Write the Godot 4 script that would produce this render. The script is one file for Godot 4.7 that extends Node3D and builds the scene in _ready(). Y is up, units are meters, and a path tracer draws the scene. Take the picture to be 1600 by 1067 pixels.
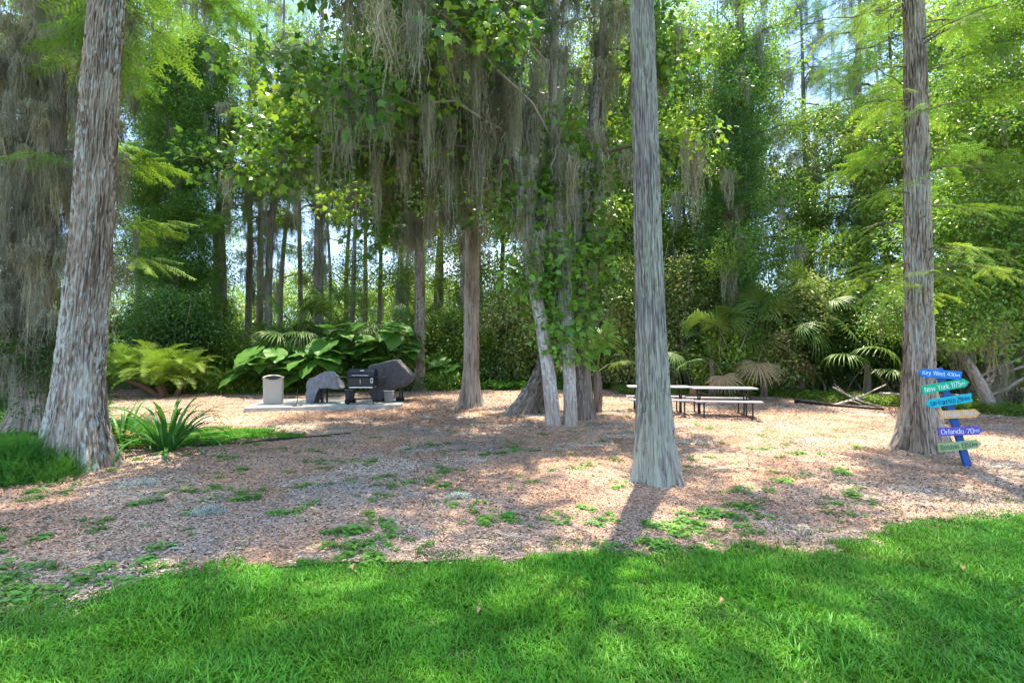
extends Node3D
# A picnic clearing at the edge of a moss-hung cypress wood. Metres, y up, the camera looks along -z.

var rng := RandomNumberGenerator.new()
var M := {}          # materials
var L := {}          # leaf clump meshes, shared by all plants
var bumps := FastNoiseLite.new()
var patchy := FastNoiseLite.new()
var ridge_a := FastNoiseLite.new()
var ridge_b := FastNoiseLite.new()
var ridge_warp := FastNoiseLite.new()
var used := {}
var lawn_edge := PackedVector2Array()    # x, distance of the front lawn's far edge
var far_lawn := PackedVector2Array()     # outline of the grass strip by the left tree, x and z


# ---------------------------------------------------------------- shapes
class Shape:
	var v := PackedVector3Array()
	var n := PackedVector3Array()
	var c := PackedColorArray()
	var u := PackedVector2Array()
	var i := PackedInt32Array()
	var tone := Color(1, 1, 1)

	func p(at: Vector3, uv := Vector2.ZERO) -> int:
		v.append(at)
		c.append(tone)
		u.append(uv)
		return v.size() - 1

	func tri(a: int, b: int, d: int) -> void:
		i.append(a)
		i.append(b)
		i.append(d)

	func quad(a: int, b: int, d: int, e: int) -> void:
		tri(a, b, d)
		tri(a, d, e)

	# a flat polygon of its own points, corners clockwise as seen from its front
	func face(corners: Array) -> void:
		var first := v.size()
		for q in corners:
			p(q, Vector2(q.x + q.z, q.y))
		for k in range(1, corners.size() - 1):
			tri(first, first + k, first + k + 1)

	func box(size: Vector3, t := Transform3D()) -> void:
		var h := size * 0.5
		var b := minf(minf(h.x, h.y), h.z) * 0.18
		# a box with chamfered edges: six faces drawn in by the chamfer, twelve strips, eight corners
		var q := {}
		for sx in [-1, 1]:
			for sy in [-1, 1]:
				for sz in [-1, 1]:
					var s := Vector3(sx, sy, sz)
					for axis in 3:
						var e := h - Vector3(b, b, b)
						e[axis] = h[axis]
						q[Vector3i(sx, sy, sz) * 4 + Vector3i(axis, 0, 0)] = t * (e * s)
		var get_q := func(s: Vector3i, axis: int) -> Vector3: return q[s * 4 + Vector3i(axis, 0, 0)]
		var mid := t.origin
		for axis in 3:
			var a1 := (axis + 1) % 3
			var a2 := (axis + 2) % 3
			for s in [-1, 1]:
				var ring := []
				for k in [[-1, -1], [-1, 1], [1, 1], [1, -1]]:
					var g := Vector3i.ZERO
					g[axis] = s
					g[a1] = k[0]
					g[a2] = k[1]
					ring.append(get_q.call(g, axis))
				outward(ring, mid)
			for k in [[-1, -1], [-1, 1], [1, 1], [1, -1]]:
				var g := Vector3i.ZERO
				g[axis] = -1
				g[a1] = k[0]
				g[a2] = k[1]
				var g2 := g
				g2[axis] = 1
				outward([get_q.call(g, a1), get_q.call(g2, a1), get_q.call(g2, a2), get_q.call(g, a2)], mid)
		for sx in [-1, 1]:
			for sy in [-1, 1]:
				for sz in [-1, 1]:
					var g := Vector3i(sx, sy, sz)
					outward([get_q.call(g, 0), get_q.call(g, 1), get_q.call(g, 2)], mid)

	# a face turned so that it looks away from MID
	func outward(ring: Array, mid: Vector3) -> void:
		var nn: Vector3 = (ring[2] - ring[0]).cross(ring[1] - ring[0])
		if nn.dot(ring[0] - mid) < 0:
			ring.reverse()
		face(ring)

	func tube(pts: PackedVector3Array, radii: PackedFloat32Array, sides: int, closed := true) -> void:
		var first := v.size()
		var up := Vector3(0.12, 0.2, 0.97)
		var run := 0.0
		for k in pts.size():
			var d := (pts[mini(k + 1, pts.size() - 1)] - pts[maxi(k - 1, 0)]).normalized()
			if absf(d.dot(up)) > 0.95:
				up = Vector3(1, 0.1, 0)
			var a := (up - d * up.dot(d)).normalized()
			up = a
			var b := d.cross(a)
			if k > 0:
				run += pts[k].distance_to(pts[k - 1])
			for s in sides + 1:
				var th := TAU * s / sides
				p(pts[k] + (a * cos(th) + b * sin(th)) * radii[k], Vector2(float(s) / sides, run))
		var w := sides + 1
		for k in pts.size() - 1:
			for s in sides:
				var o := first + k * w + s
				quad(o, o + w, o + w + 1, o + 1)
		if closed:
			for e in 2:
				var k := 0 if e == 0 else pts.size() - 1
				var m := p(pts[k])
				for s in sides:
					var o := first + k * w + s
					if e == 0:
						tri(m, o, o + 1)
					else:
						tri(m, o + 1, o)

	# a flat leaf, folded along its midrib
	func leaf(at: Vector3, dir: Vector3, nrm: Vector3, length: float, width: float, fold := 0.15) -> void:
		var side := dir.cross(nrm).normalized() * width * 0.5
		var m := at + dir * length * 0.45
		var a := p(at)
		var b := p(m + side + nrm * width * fold)
		var t := p(at + dir * length - nrm * length * 0.12)
		var e := p(m - side + nrm * width * fold)
		quad(a, b, t, e)

	# a leaf with five pointed lobes
	func lobed(at: Vector3, dir: Vector3, nrm: Vector3, size: float) -> void:
		var side := dir.cross(nrm).normalized()
		var m := p(at + dir * size * 0.35)
		var ring := []
		for k in [[180, 0.36], [128, 0.42], [100, 0.34], [62, 0.62], [32, 0.36], [0, 0.75], [-32, 0.36], [-62, 0.62], [-100, 0.34], [-128, 0.42]]:
			var th := deg_to_rad(k[0])
			var r: float = k[1] * size
			ring.append(p(at + dir * (size * 0.35 + cos(th) * r) + side * sin(th) * r - nrm * r * r / size * 0.35))
		for k in ring.size():
			tri(m, ring[k], ring[(k + 1) % ring.size()])

	# a bending ribbon along points, width by point
	func ribbon(pts: Array, widths: Array, side: Vector3, cup := 0.0, lift := Vector3.ZERO) -> void:
		var first := v.size()
		var three := cup != 0.0
		for k in pts.size():
			var w: float = widths[k] * 0.5
			p(pts[k] - side * w)
			if three:
				p(pts[k] - lift * cup * w * 2.0)
			p(pts[k] + side * w)
		var w := 3 if three else 2
		for k in pts.size() - 1:
			for s in w - 1:
				var o := first + k * w + s
				quad(o, o + w, o + w + 1, o + 1)

	func mesh(flat := false) -> ArrayMesh:
		var a := []
		a.resize(Mesh.ARRAY_MAX)
		a[Mesh.ARRAY_VERTEX] = v
		if not flat and n.size() != v.size():
			n.resize(v.size())
			n.fill(Vector3.ZERO)
			for k in range(0, i.size(), 3):
				var x := i[k]
				var y := i[k + 1]
				var z := i[k + 2]
				var f := (v[z] - v[x]).cross(v[y] - v[x])
				n[x] += f
				n[y] += f
				n[z] += f
			for k in n.size():
				n[k] = n[k].normalized() if n[k].length_squared() > 0.0 else Vector3.UP
		if n.size() == v.size():
			a[Mesh.ARRAY_NORMAL] = n
		a[Mesh.ARRAY_COLOR] = c
		a[Mesh.ARRAY_TEX_UV] = u
		a[Mesh.ARRAY_TEX_UV2] = u
		a[Mesh.ARRAY_INDEX] = i
		var m := ArrayMesh.new()
		m.add_surface_from_arrays(Mesh.PRIMITIVE_TRIANGLES, a)
		return m


class Scatter:
	var buf := PackedFloat32Array()
	var count := 0

	func put(t: Transform3D, c: Color) -> void:
		var b := t.basis
		var o := t.origin
		buf.append_array(PackedFloat32Array([b.x.x, b.y.x, b.z.x, o.x, b.x.y, b.y.y, b.z.y, o.y, b.x.z, b.y.z, b.z.z, o.z, c.r, c.g, c.b, 1.0]))
		count += 1

	func node(called: String, m: Mesh, mat: Material) -> MultiMeshInstance3D:
		var mm := MultiMesh.new()
		mm.transform_format = MultiMesh.TRANSFORM_3D
		mm.use_colors = true
		mm.mesh = m
		mm.instance_count = count
		mm.buffer = buf
		var o := MultiMeshInstance3D.new()
		o.multimesh = mm
		o.material_override = mat
		o.name = called
		o.set_meta("kind", "stuff")
		return o


# ---------------------------------------------------------------- naming
func numbered(called: String) -> String:
	used[called] = used.get(called, -1) + 1
	return called if used[called] == 0 else "%s_%03d" % [called, used[called]]


func thing(called: String, label: String, category: String, at: Vector3, group := "", turn := 0.0) -> Node3D:
	var o := Node3D.new()
	o.name = numbered(called)
	add_child(o)
	o.position = at
	o.rotation.y = turn
	tag(o, label, category, group)
	return o


func tag(o: Node, label: String, category: String, group := "") -> void:
	o.set_meta("label", label)
	o.set_meta("category", category)
	if group:
		o.set_meta("group", group)


func part(called: String, m: Mesh, mat: Material, parent: Node, t := Transform3D()) -> MeshInstance3D:
	var o := MeshInstance3D.new()
	o.mesh = m
	o.material_override = mat
	o.name = called if parent != self else numbered(called)
	parent.add_child(o, true)
	o.transform = t
	return o


func hang(o: Node, parent: Node) -> Node:
	if parent == self:
		o.name = numbered(o.name)
	parent.add_child(o, true)
	return o


# ---------------------------------------------------------------- small maths
func rnd(a: float, b: float) -> float:
	return rng.randf_range(a, b)


func ball() -> Vector3:
	var q := Vector3(rnd(-1, 1), rnd(-1, 1), rnd(-1, 1))
	while q.length_squared() > 1.0:
		q = Vector3(rnd(-1, 1), rnd(-1, 1), rnd(-1, 1))
	return q


func tinted(c: Color, by: float, warm := 0.0) -> Color:
	var k := rnd(1.0 - by, 1.0 + by)
	var w := rnd(-warm, warm)
	return Color(c.r * k * (1.0 + w), c.g * k, c.b * k * (1.0 - w))


func smooth(a: float, b: float, t: float) -> float:
	return smoothstep(a, b, t)


# the lie of the land: flat lawn, a gentle rise to the wood, a mound round the old trees
func land(x: float, z: float) -> float:
	var d := -z
	var h := 0.45 * smooth(8.5, 23.0, d)
	h += 0.26 * exp(-(pow((x - 1.1) / 2.6, 2) + pow((d - 12.0) / 2.2, 2)))
	h += 0.07 * exp(-(pow((x - 6.7) / 1.4, 2) + pow((d - 8.7) / 1.2, 2)))
	h += bumps.get_noise_2d(x, z) * 0.035 * smooth(4.0, 6.5, d)
	return h


func on_land(x: float, z: float, up := 0.0) -> Vector3:
	return Vector3(x, land(x, z) + up, z)


func edge_at(x: float) -> float:
	var k := 0
	while k < lawn_edge.size() - 2 and lawn_edge[k + 1].x < x:
		k += 1
	var a := lawn_edge[k]
	var b := lawn_edge[k + 1]
	var t := clampf((x - a.x) / (b.x - a.x), 0, 1)
	return lerpf(a.y, b.y, t * t * (3 - 2 * t)) + patchy.get_noise_2d(x * 9.0, 3.0) * 0.10 + patchy.get_noise_2d(x * 40.0, 9.0) * 0.05


func on_lawn(x: float, z: float) -> bool:
	return -z < edge_at(x) or Geometry2D.is_point_in_polygon(Vector2(x, z), far_lawn)


# ---------------------------------------------------------------- materials
func noise_tex(freq: float, stops: Array, size := 512, seed_no := 1, octaves := 4, kind := FastNoiseLite.TYPE_SIMPLEX_SMOOTH, ridged := false, normal := 0.0) -> NoiseTexture2D:
	var f := FastNoiseLite.new()
	f.noise_type = kind
	f.seed = seed_no
	f.frequency = freq
	f.fractal_octaves = octaves
	f.fractal_type = FastNoiseLite.FRACTAL_RIDGED if ridged else FastNoiseLite.FRACTAL_FBM
	f.domain_warp_enabled = true
	f.domain_warp_amplitude = 12.0
	f.domain_warp_frequency = freq * 1.5
	var t := NoiseTexture2D.new()
	t.width = size
	t.height = size
	t.seamless = true
	t.seamless_blend_skirt = 0.2
	t.noise = f
	t.normalize = true
	if normal > 0.0:
		t.as_normal_map = true
		t.bump_strength = normal
	elif stops:
		var g := Gradient.new()
		var offs := PackedFloat32Array()
		var cols := PackedColorArray()
		for s in stops:
			offs.append(s[0])
			cols.append(s[1].linear_to_srgb())
		g.offsets = offs
		g.colors = cols
		t.color_ramp = g
	return t


func mat(called: String, c: Color, rough := 0.8, leafy := 0.0) -> StandardMaterial3D:
	var m := StandardMaterial3D.new()
	m.resource_name = called
	m.albedo_color = c.linear_to_srgb()
	m.roughness = rough
	m.vertex_color_use_as_albedo = true
	m.cull_mode = BaseMaterial3D.CULL_DISABLED
	m.metallic_specular = 0.35
	if leafy > 0.0:
		m.backlight_enabled = true
		m.backlight = Color(leafy, leafy, leafy * 0.6).linear_to_srgb()
	M[called] = m
	return m


# bark relief, 0 in the fissures to 1 on the plates: long plates parted by fissures that run with the trunk
func bark_relief(dx: float, h: float, dz: float, r: float, rows: float) -> float:
	var w := ridge_warp.get_noise_3d(dx * r * 3.0, h * 1.1, dz * r * 3.0) * 0.55
	var a := absf(ridge_a.get_noise_3d(dx * r * rows + w, h * 0.75, dz * r * rows + w))
	var b := absf(ridge_b.get_noise_3d(dx * r * rows * 2.1 + w, h * 1.7, dz * r * rows * 2.1))
	return clampf(a * 3.2, 0.0, 1.0) * 0.65 + clampf(b * 3.0, 0.0, 1.0) * 0.35


# one texture goes once round the trunk and eight metres up it. LICHEN: colour, cover 0 to 1, stretch along the trunk, patch size in metres
func bark(called: String, r: float, rows: float, dark: Color, mid: Color, pale: Color, lichen: Color, cover: float, stretch: float, patch: float, seed_no: int, relief := 1.0) -> StandardMaterial3D:
	var m := mat(called, Color(1, 1, 1), 0.92)
	var wide := 384
	var tall := 1024
	var col := Image.create(wide, tall, false, Image.FORMAT_RGB8)
	var hgt := Image.create(wide, tall, false, Image.FORMAT_L8)
	var f := FastNoiseLite.new()
	f.seed = seed_no
	f.frequency = 1.0
	f.fractal_octaves = 2
	var g := FastNoiseLite.new()
	g.seed = seed_no + 2
	g.frequency = 1.0
	g.fractal_octaves = 4
	for y in tall:
		var h := 8.0 * y / tall
		for x in wide:
			var th := TAU * x / wide
			var dx := cos(th)
			var dz := sin(th)
			var e := bark_relief(dx, h, dz, r, rows)
			var fibre := f.get_noise_3d(dx * r * 48.0, h * 0.9, dz * r * 48.0)
			var broad := f.get_noise_3d(dx * r * 2.2 + 9.0, h * 0.8, dz * r * 2.2)
			var t := clampf(e * 0.78 + fibre * 0.42 + broad * 0.45 + 0.02, 0.0, 1.0)
			var c := dark.lerp(mid, t * 2.0) if t < 0.5 else mid.lerp(pale, t * 2.0 - 1.0)
			if cover > 0.0:
				var l := g.get_noise_3d(dx * r / patch, h / (patch * stretch), dz * r / patch) + f.get_noise_3d(dx * r * 1.1, h * 0.35 + 5.0, dz * r * 1.1) * 0.6 + fibre * 0.5
				c = c.lerp(lichen, smoothstep(0.42 - cover * 0.5, 0.56 - cover * 0.5, l) * 0.75)
			col.set_pixel(x, y, c.linear_to_srgb())
			var v := clampf(e * 0.75 + fibre * 0.35 + 0.15, 0.0, 1.0)
			hgt.set_pixel(x, y, Color(v, v, v))
	m.albedo_texture = ImageTexture.create_from_image(col)
	m.heightmap_enabled = true
	m.heightmap_texture = ImageTexture.create_from_image(hgt)
	m.heightmap_scale = relief
	m.uv1_scale = Vector3(1, 0.125, 1)
	return m


func make_materials() -> void:
	mat("leaf", Color(1.8, 1.8, 1.8), 0.34, 0.9)
	M.leaf.metallic_specular = 0.5
	mat("soft_leaf", Color(1.5, 1.5, 1.5), 0.6, 0.9)
	mat("moss", Color(1, 1, 1), 0.95, 0.35)
	mat("grass", Color(1, 1, 1), 0.5, 0.5)
	mat("litter", Color(1, 1, 1), 0.9)
	mat("paint", Color(1, 1, 1), 0.7)
	mat("black_metal", Color(0.018, 0.018, 0.02), 0.5)
	M.black_metal.metallic_specular = 0.5
	mat("steel", Color(0.055, 0.052, 0.05), 0.55)
	M.steel.metallic = 0.5
	mat("bright_steel", Color(0.6, 0.6, 0.6), 0.35)
	M.bright_steel.metallic = 0.8
	mat("rubber", Color(0.015, 0.015, 0.016), 0.8)
	var al := mat("aluminium", Color(1, 1, 1), 0.55)
	al.albedo_texture = noise_tex(0.03, [[0.0, Color(0.34, 0.33, 0.34)], [0.5, Color(0.44, 0.43, 0.45)], [1.0, Color(0.52, 0.51, 0.52)]], 256, 31)
	al.uv1_triplanar = true
	al.uv1_scale = Vector3(0.8, 6, 6)
	al.metallic = 0.15
	var co := mat("concrete", Color(1, 1, 1), 0.9)
	co.albedo_texture = noise_tex(0.014, [[0.0, Color(0.25, 0.25, 0.24)], [0.45, Color(0.38, 0.38, 0.36)], [0.7, Color(0.45, 0.45, 0.43)], [1.0, Color(0.5, 0.5, 0.48)]], 512, 33, 6)
	co.uv1_triplanar = true
	co.uv1_world_triplanar = true
	co.uv1_scale = Vector3(0.6, 0.6, 0.6)
	co.heightmap_enabled = true
	co.heightmap_texture = noise_tex(0.08, [], 256, 35)
	co.heightmap_scale = 0.3
	for k in [["grey_cover", Color(0.19, 0.20, 0.23)], ["dark_cover", Color(0.085, 0.082, 0.088)]]:
		var cl := mat(k[0], Color(1, 1, 1), 0.75)
		var q: Color = k[1]
		cl.albedo_texture = noise_tex(0.02, [[0.0, mixed(q, 0.8)], [0.5, q], [1.0, mixed(q, 1.25)]], 256, 41)
		cl.uv1_triplanar = true
		cl.heightmap_enabled = true
		cl.heightmap_texture = noise_tex(0.012, [], 256, 43, 3)
		cl.heightmap_scale = 2.0
		cl.rim_enabled = true
		cl.rim = 0.3
	mat("beige_plastic", Color(0.43, 0.40, 0.35), 0.6)
	mat("slate_plastic", Color(0.035, 0.045, 0.06), 0.5)
	mat("bucket_plastic", Color(0.20, 0.20, 0.20), 0.6)
	mat("plain", Color(1, 1, 1), 0.8)
	# the clearing: fine and coarse colour over vertex patches of bare grey soil
	var gr := mat("mulch", Color(1, 1, 1), 0.95)
	gr.albedo_texture = noise_tex(0.05, [[0.0, Color(0.21, 0.135, 0.105)], [0.35, Color(0.38, 0.255, 0.19)], [0.6, Color(0.49, 0.345, 0.265)], [1.0, Color(0.60, 0.46, 0.37)]], 1024, 51, 6)
	gr.uv1_triplanar = true
	gr.uv1_world_triplanar = true
	gr.uv1_scale = Vector3(0.55, 0.55, 0.55)
	gr.heightmap_enabled = true
	gr.heightmap_texture = noise_tex(0.09, [], 1024, 53, 5)
	gr.heightmap_scale = 2.5
	var so := mat("lawn_soil", Color(1, 1, 1), 0.95)
	so.albedo_texture = noise_tex(0.03, [[0.0, Color(0.03, 0.045, 0.015)], [0.5, Color(0.05, 0.075, 0.02)], [1.0, Color(0.09, 0.10, 0.04)]], 512, 57)
	so.uv1_triplanar = true
	so.uv1_world_triplanar = true
	so.uv1_scale = Vector3(1.2, 1.2, 1.2)
	ridge_a.seed = 301
	ridge_b.seed = 302
	ridge_warp.seed = 303
	for q in [ridge_a, ridge_b, ridge_warp]:
		q.frequency = 1.0
		q.noise_type = FastNoiseLite.TYPE_SIMPLEX
		q.fractal_octaves = 2
	bark("bark_lichen", 0.33, 11.0, Color(0.115, 0.076, 0.052), Color(0.28, 0.22, 0.168), Color(0.42, 0.365, 0.295), Color(0.46, 0.50, 0.45), 0.38, 3.2, 0.05, 101, 2.6)
	bark("bark_grey_green", 0.22, 20.0, Color(0.11, 0.095, 0.082), Color(0.235, 0.215, 0.185), Color(0.34, 0.32, 0.275), Color(0.36, 0.38, 0.28), 0.46, 8.0, 0.05, 121, 2.0)
	bark("bark_tan", 0.28, 12.0, Color(0.125, 0.088, 0.064), Color(0.33, 0.26, 0.20), Color(0.50, 0.42, 0.34), Color(0.45, 0.44, 0.41), 0.28, 6.0, 0.06, 141, 2.4)
	bark("bark_brown", 0.22, 13.0, Color(0.065, 0.046, 0.035), Color(0.18, 0.135, 0.105), Color(0.30, 0.245, 0.20), Color(0.36, 0.36, 0.33), 0.36, 1.5, 0.09, 161, 2.0)
	bark("bark_maple", 0.16, 9.0, Color(0.22, 0.165, 0.125), Color(0.36, 0.30, 0.25), Color(0.47, 0.42, 0.37), Color(0.60, 0.60, 0.58), 0.5, 1.3, 0.10, 181, 0.7)
	bark("bark_far", 0.2, 10.0, Color(0.10, 0.078, 0.06), Color(0.26, 0.22, 0.18), Color(0.40, 0.355, 0.305), Color(0.33, 0.33, 0.31), 0.2, 3.0, 0.12, 201, 1.6)


# ---------------------------------------------------------------- leaf clumps, strands, tufts: each built once and shared
func make_library() -> void:
	L.maple = []
	L.broad = []
	L.small = []
	L.cypress = []
	L.moss = []
	L.ivy = []
	L.grass = []
	L.chips = []
	L.weed = []
	L.fern = []
	L.fine = []
	L.sprig = []
	for k in 3:
		L.maple.append(clump(64, 0.58, 0.10, 0.17, 2))
		L.broad.append(clump(130, 0.58, 0.075, 0.13, 1))
		L.small.append(clump(230, 0.56, 0.04, 0.075, 1))
		L.ivy.append(clump(170, 0.48, 0.05, 0.10, 1))
		L.cypress.append(bough())
		L.moss.append(strands(52, 0.24, 0.25, 1.2))
		L.grass.append(tuft(540, 0.038, 0.075, 0.008, 0.18))
		L.chips.append(chip_patch(1350, 0.5))
		L.weed.append(weed())
		L.sprig.append(tuft(22, 0.03, 0.075, 0.0055, 0.05))
		L.fern.append(fern_tuft())
		L.fine.append(fine_plume())


func clump(count: int, r: float, small: float, large: float, kind: int) -> ArrayMesh:
	var s := Shape.new()
	for k in count:
		var q := ball() * r
		q.y *= 0.75
		var dir := (q.normalized() * 0.6 + ball() * 0.8 + Vector3(0, -0.25, 0)).normalized()
		var nrm := (Vector3(0, 1, 0) + ball() * 0.9).normalized()
		nrm = (nrm - dir * nrm.dot(dir)).normalized()
		var y := rnd(0.72, 1.25)
		var w := rnd(-0.12, 0.16)
		s.tone = Color(y * (1.0 + w), y, y * (1.0 - w))
		var size := rnd(small, large)
		if kind == 2:
			s.lobed(q, dir, nrm, size)
		else:
			s.leaf(q, dir, nrm, size, size * rnd(0.42, 0.62), rnd(0.05, 0.3))
	# a few twigs that hold the leaves
	s.tone = Color(0.9, 0.6, 0.6)
	for k in 5:
		var e := ball() * r * 0.9
		s.tube(PackedVector3Array([Vector3.ZERO, e * 0.5 + ball() * 0.03, e]), PackedFloat32Array([0.006, 0.004, 0.002]), 3, false)
	return s.mesh()


# a flat feathery cypress bough of several sprays, along +x
func bough() -> ArrayMesh:
	var s := Shape.new()
	s.tone = Color(0.9, 0.75, 0.7)
	s.tube(PackedVector3Array([Vector3.ZERO, Vector3(0.4, 0.03, 0), Vector3(0.9, -0.02, 0)]), PackedFloat32Array([0.006, 0.004, 0.002]), 3, false)
	for k in 5:
		var q := Vector3([0.0, 0.15, 0.4, 0.5, 0.75][k], rnd(-0.03, 0.06), 0)
		spray(s, Transform3D(Basis.from_euler(Vector3(rnd(-0.3, 0.3), [0.75, -0.8, 0.5, -0.55, 0.05][k] + rnd(-0.15, 0.15), rnd(-0.25, 0.1))).scaled(Vector3.ONE * rnd(0.75, 1.0)), q))
	return s.mesh()


func spray(s: Shape, place: Transform3D) -> void:
	var n := 13
	var from := s.v.size()
	s.tone = Color(0.9, 0.75, 0.7)
	s.tube(PackedVector3Array([Vector3.ZERO, Vector3(0.4, 0.0, 0), Vector3(0.8, -0.09, 0)]), PackedFloat32Array([0.006, 0.004, 0.002]), 3, false)
	for k in n * 2:
		var t := (k / 2 + 1.0) / (n + 1.0)
		var side := 1.0 if k % 2 == 0 else -1.0
		var at := Vector3(0.8 * t, -0.09 * t * t, 0)
		var long := rnd(0.13, 0.24) * (1.15 - 0.75 * t)
		var dir := Vector3(rnd(0.45, 0.8), rnd(-0.3, 0.22), side).normalized()
		var y := rnd(0.8, 1.25)
		s.tone = Color(y * rnd(0.9, 1.2), y, y * 0.9)
		var across := dir.cross(Vector3(0, 1, 0)).normalized()
		for j in 13:
			var f := (j + 1.0) / 14.0
			var b := at + dir * long * f - Vector3(0, 0.05 * f * f, 0)
			for e in [-1.0, 1.0]:
				var tip: Vector3 = b + (dir * 0.6 + across * e + Vector3(0, rnd(-0.25, 0.25), 0)).normalized() * rnd(0.020, 0.034) * (1.2 - 0.5 * f)
				var w := dir * 0.0042
				s.tri(s.p(b - w), s.p(tip), s.p(b + w))
	for k in range(from, s.v.size()):
		s.v[k] = place * s.v[k]


# grey moss hanging down from the origin
func strands(count: int, r: float, short: float, long: float) -> ArrayMesh:
	var s := Shape.new()
	for k in count:
		var q := ball() * r
		q.y = absf(q.y) * 0.4
		var n := 9
		var len := rnd(short, long) * (1.0 - 0.45 * Vector2(q.x, q.z).length() / r)
		var wide := rnd(0.008, 0.022)
		var y := rnd(0.55, 1.45)
		s.tone = Color(y, y * rnd(0.94, 1.04), y * rnd(0.85, 1.0))
		var pts := []
		var ws := []
		var at := q
		for j in n:
			pts.append(at)
			ws.append(lerpf(wide, 0.004, float(j) / (n - 1)) * rnd(0.6, 1.4))
			at += Vector3(rnd(-0.05, 0.05) - q.x * 0.05, -len / (n - 1), rnd(-0.05, 0.05) - q.z * 0.05)
		var th := rnd(0, PI)
		s.ribbon(pts, ws, Vector3(cos(th), 0, sin(th)))
		for j in 22:
			var b: Vector3 = pts[rng.randi_range(0, n - 2)] + Vector3(0, -rnd(0, 0.08), 0)
			var tip := b + Vector3(rnd(-0.06, 0.06), rnd(-0.08, 0.025), rnd(-0.06, 0.06))
			var w := Vector3(rnd(-1, 1), 0.4, rnd(-1, 1)).normalized() * 0.0045
			s.tri(s.p(b - w), s.p(tip), s.p(b + w))
	return s.mesh()


func tuft(count: int, short: float, long: float, width: float, r: float) -> ArrayMesh:
	var s := Shape.new()
	for k in count:
		var q := Vector3(rnd(-r, r), 0, rnd(-r, r))
		var th := rnd(0, TAU)
		var out := Vector3(cos(th), 0, sin(th))
		var len := rnd(short, long)
		var lean := rnd(0.25, 1.35)
		var y := rnd(0.7, 1.4)
		s.tone = Color(y * rnd(0.85, 1.25), y, y * rnd(0.7, 1.0))
		if rng.randf() < 0.11:
			s.tone = Color(2.6, 1.4, 2.4)
		var pts := []
		var ws := []
		for j in 4:
			var t := j / 3.0
			pts.append(q + out * lean * len * t * t + Vector3(0, len * t * (1.0 - 0.35 * lean * t), 0))
			ws.append(width * (1.0 - t * t * 0.9) * rnd(0.85, 1.15))
		s.ribbon(pts, ws, Vector3(-out.z, 0, out.x))
	return s.mesh()


# shredded bark, splinters and curled dry leaves lying within about 0.2 m
func chip_patch(count: int, r: float) -> ArrayMesh:
	var s := Shape.new()
	for k in count:
		var q := Vector3(rnd(-r, r), rnd(0.0, 0.012), rnd(-r, r))
		if q.length() > r:
			continue
		var th := rnd(0, TAU)
		var dir := Vector3(cos(th), rnd(-0.18, 0.22), sin(th)).normalized()
		var side := dir.cross(Vector3.UP).normalized()
		var up := (Vector3.UP + ball() * 0.4).normalized()
		var y := rnd(0.45, 1.5)
		var w := rnd(-0.08, 0.12)
		s.tone = Color(y * (1.0 + w), y, y * (1.0 - w))
		var len := rnd(0.010, 0.048)
		var wid := rnd(0.003, 0.009)
		if k % 7 == 0:
			s.leaf(q + up * 0.006, dir, up, len, len * rnd(0.4, 0.6), rnd(0.2, 0.6))
			continue
		var a := s.p(q - dir * len * 0.5 - side * wid * 0.5)
		var b := s.p(q - dir * len * 0.45 + side * wid * 0.5)
		var d := s.p(q + dir * len * 0.5 + side * wid * rnd(0.1, 0.5))
		var e := s.p(q + dir * len * 0.45 - side * wid * rnd(0.1, 0.5))
		var r1 := s.p(q - dir * len * 0.4 + up * wid * 0.6)
		var r2 := s.p(q + dir * len * 0.4 + up * wid * 0.6)
		s.quad(a, r1, r2, e)
		s.quad(b, d, r2, r1)
		s.tri(a, b, r1)
		s.tri(e, r2, d)
	return s.mesh()


# a small rosette of round-leaved weeds and clover
func weed() -> ArrayMesh:
	var s := Shape.new()
	for k in 11:
		var th := rnd(0, TAU)
		var out := Vector3(cos(th), 0, sin(th))
		var r := rnd(0.005, 0.10)
		var q := out * r + Vector3(0, rnd(0.012, 0.055) * (1.3 - r * 8.0), 0)
		var y := rnd(0.75, 1.25)
		s.tone = Color(y, y, y * 0.8)
		s.tube(PackedVector3Array([out * r * 0.3, q]), PackedFloat32Array([0.0014, 0.001]), 3, false)
		var size := rnd(0.018, 0.042)
		for j in 3:
			var d := out.rotated(Vector3.UP, (j - 1) * 1.9) + Vector3(0, rnd(-0.3, 0.3), 0)
			s.leaf(q, d.normalized(), (Vector3.UP + ball() * 0.3).normalized(), size, size * 0.85, 0.1)
	return s.mesh()


func fern_tuft() -> ArrayMesh:
	var s := Shape.new()
	for k in 11:
		var th := rnd(0, TAU)
		var out := Vector3(cos(th), 0, sin(th))
		frond(s, Vector3.ZERO, out, rnd(0.35, 0.62), rnd(0.6, 1.3), 16, 0.085, 0.020, rnd(0.75, 1.25))
	return s.mesh()


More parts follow.
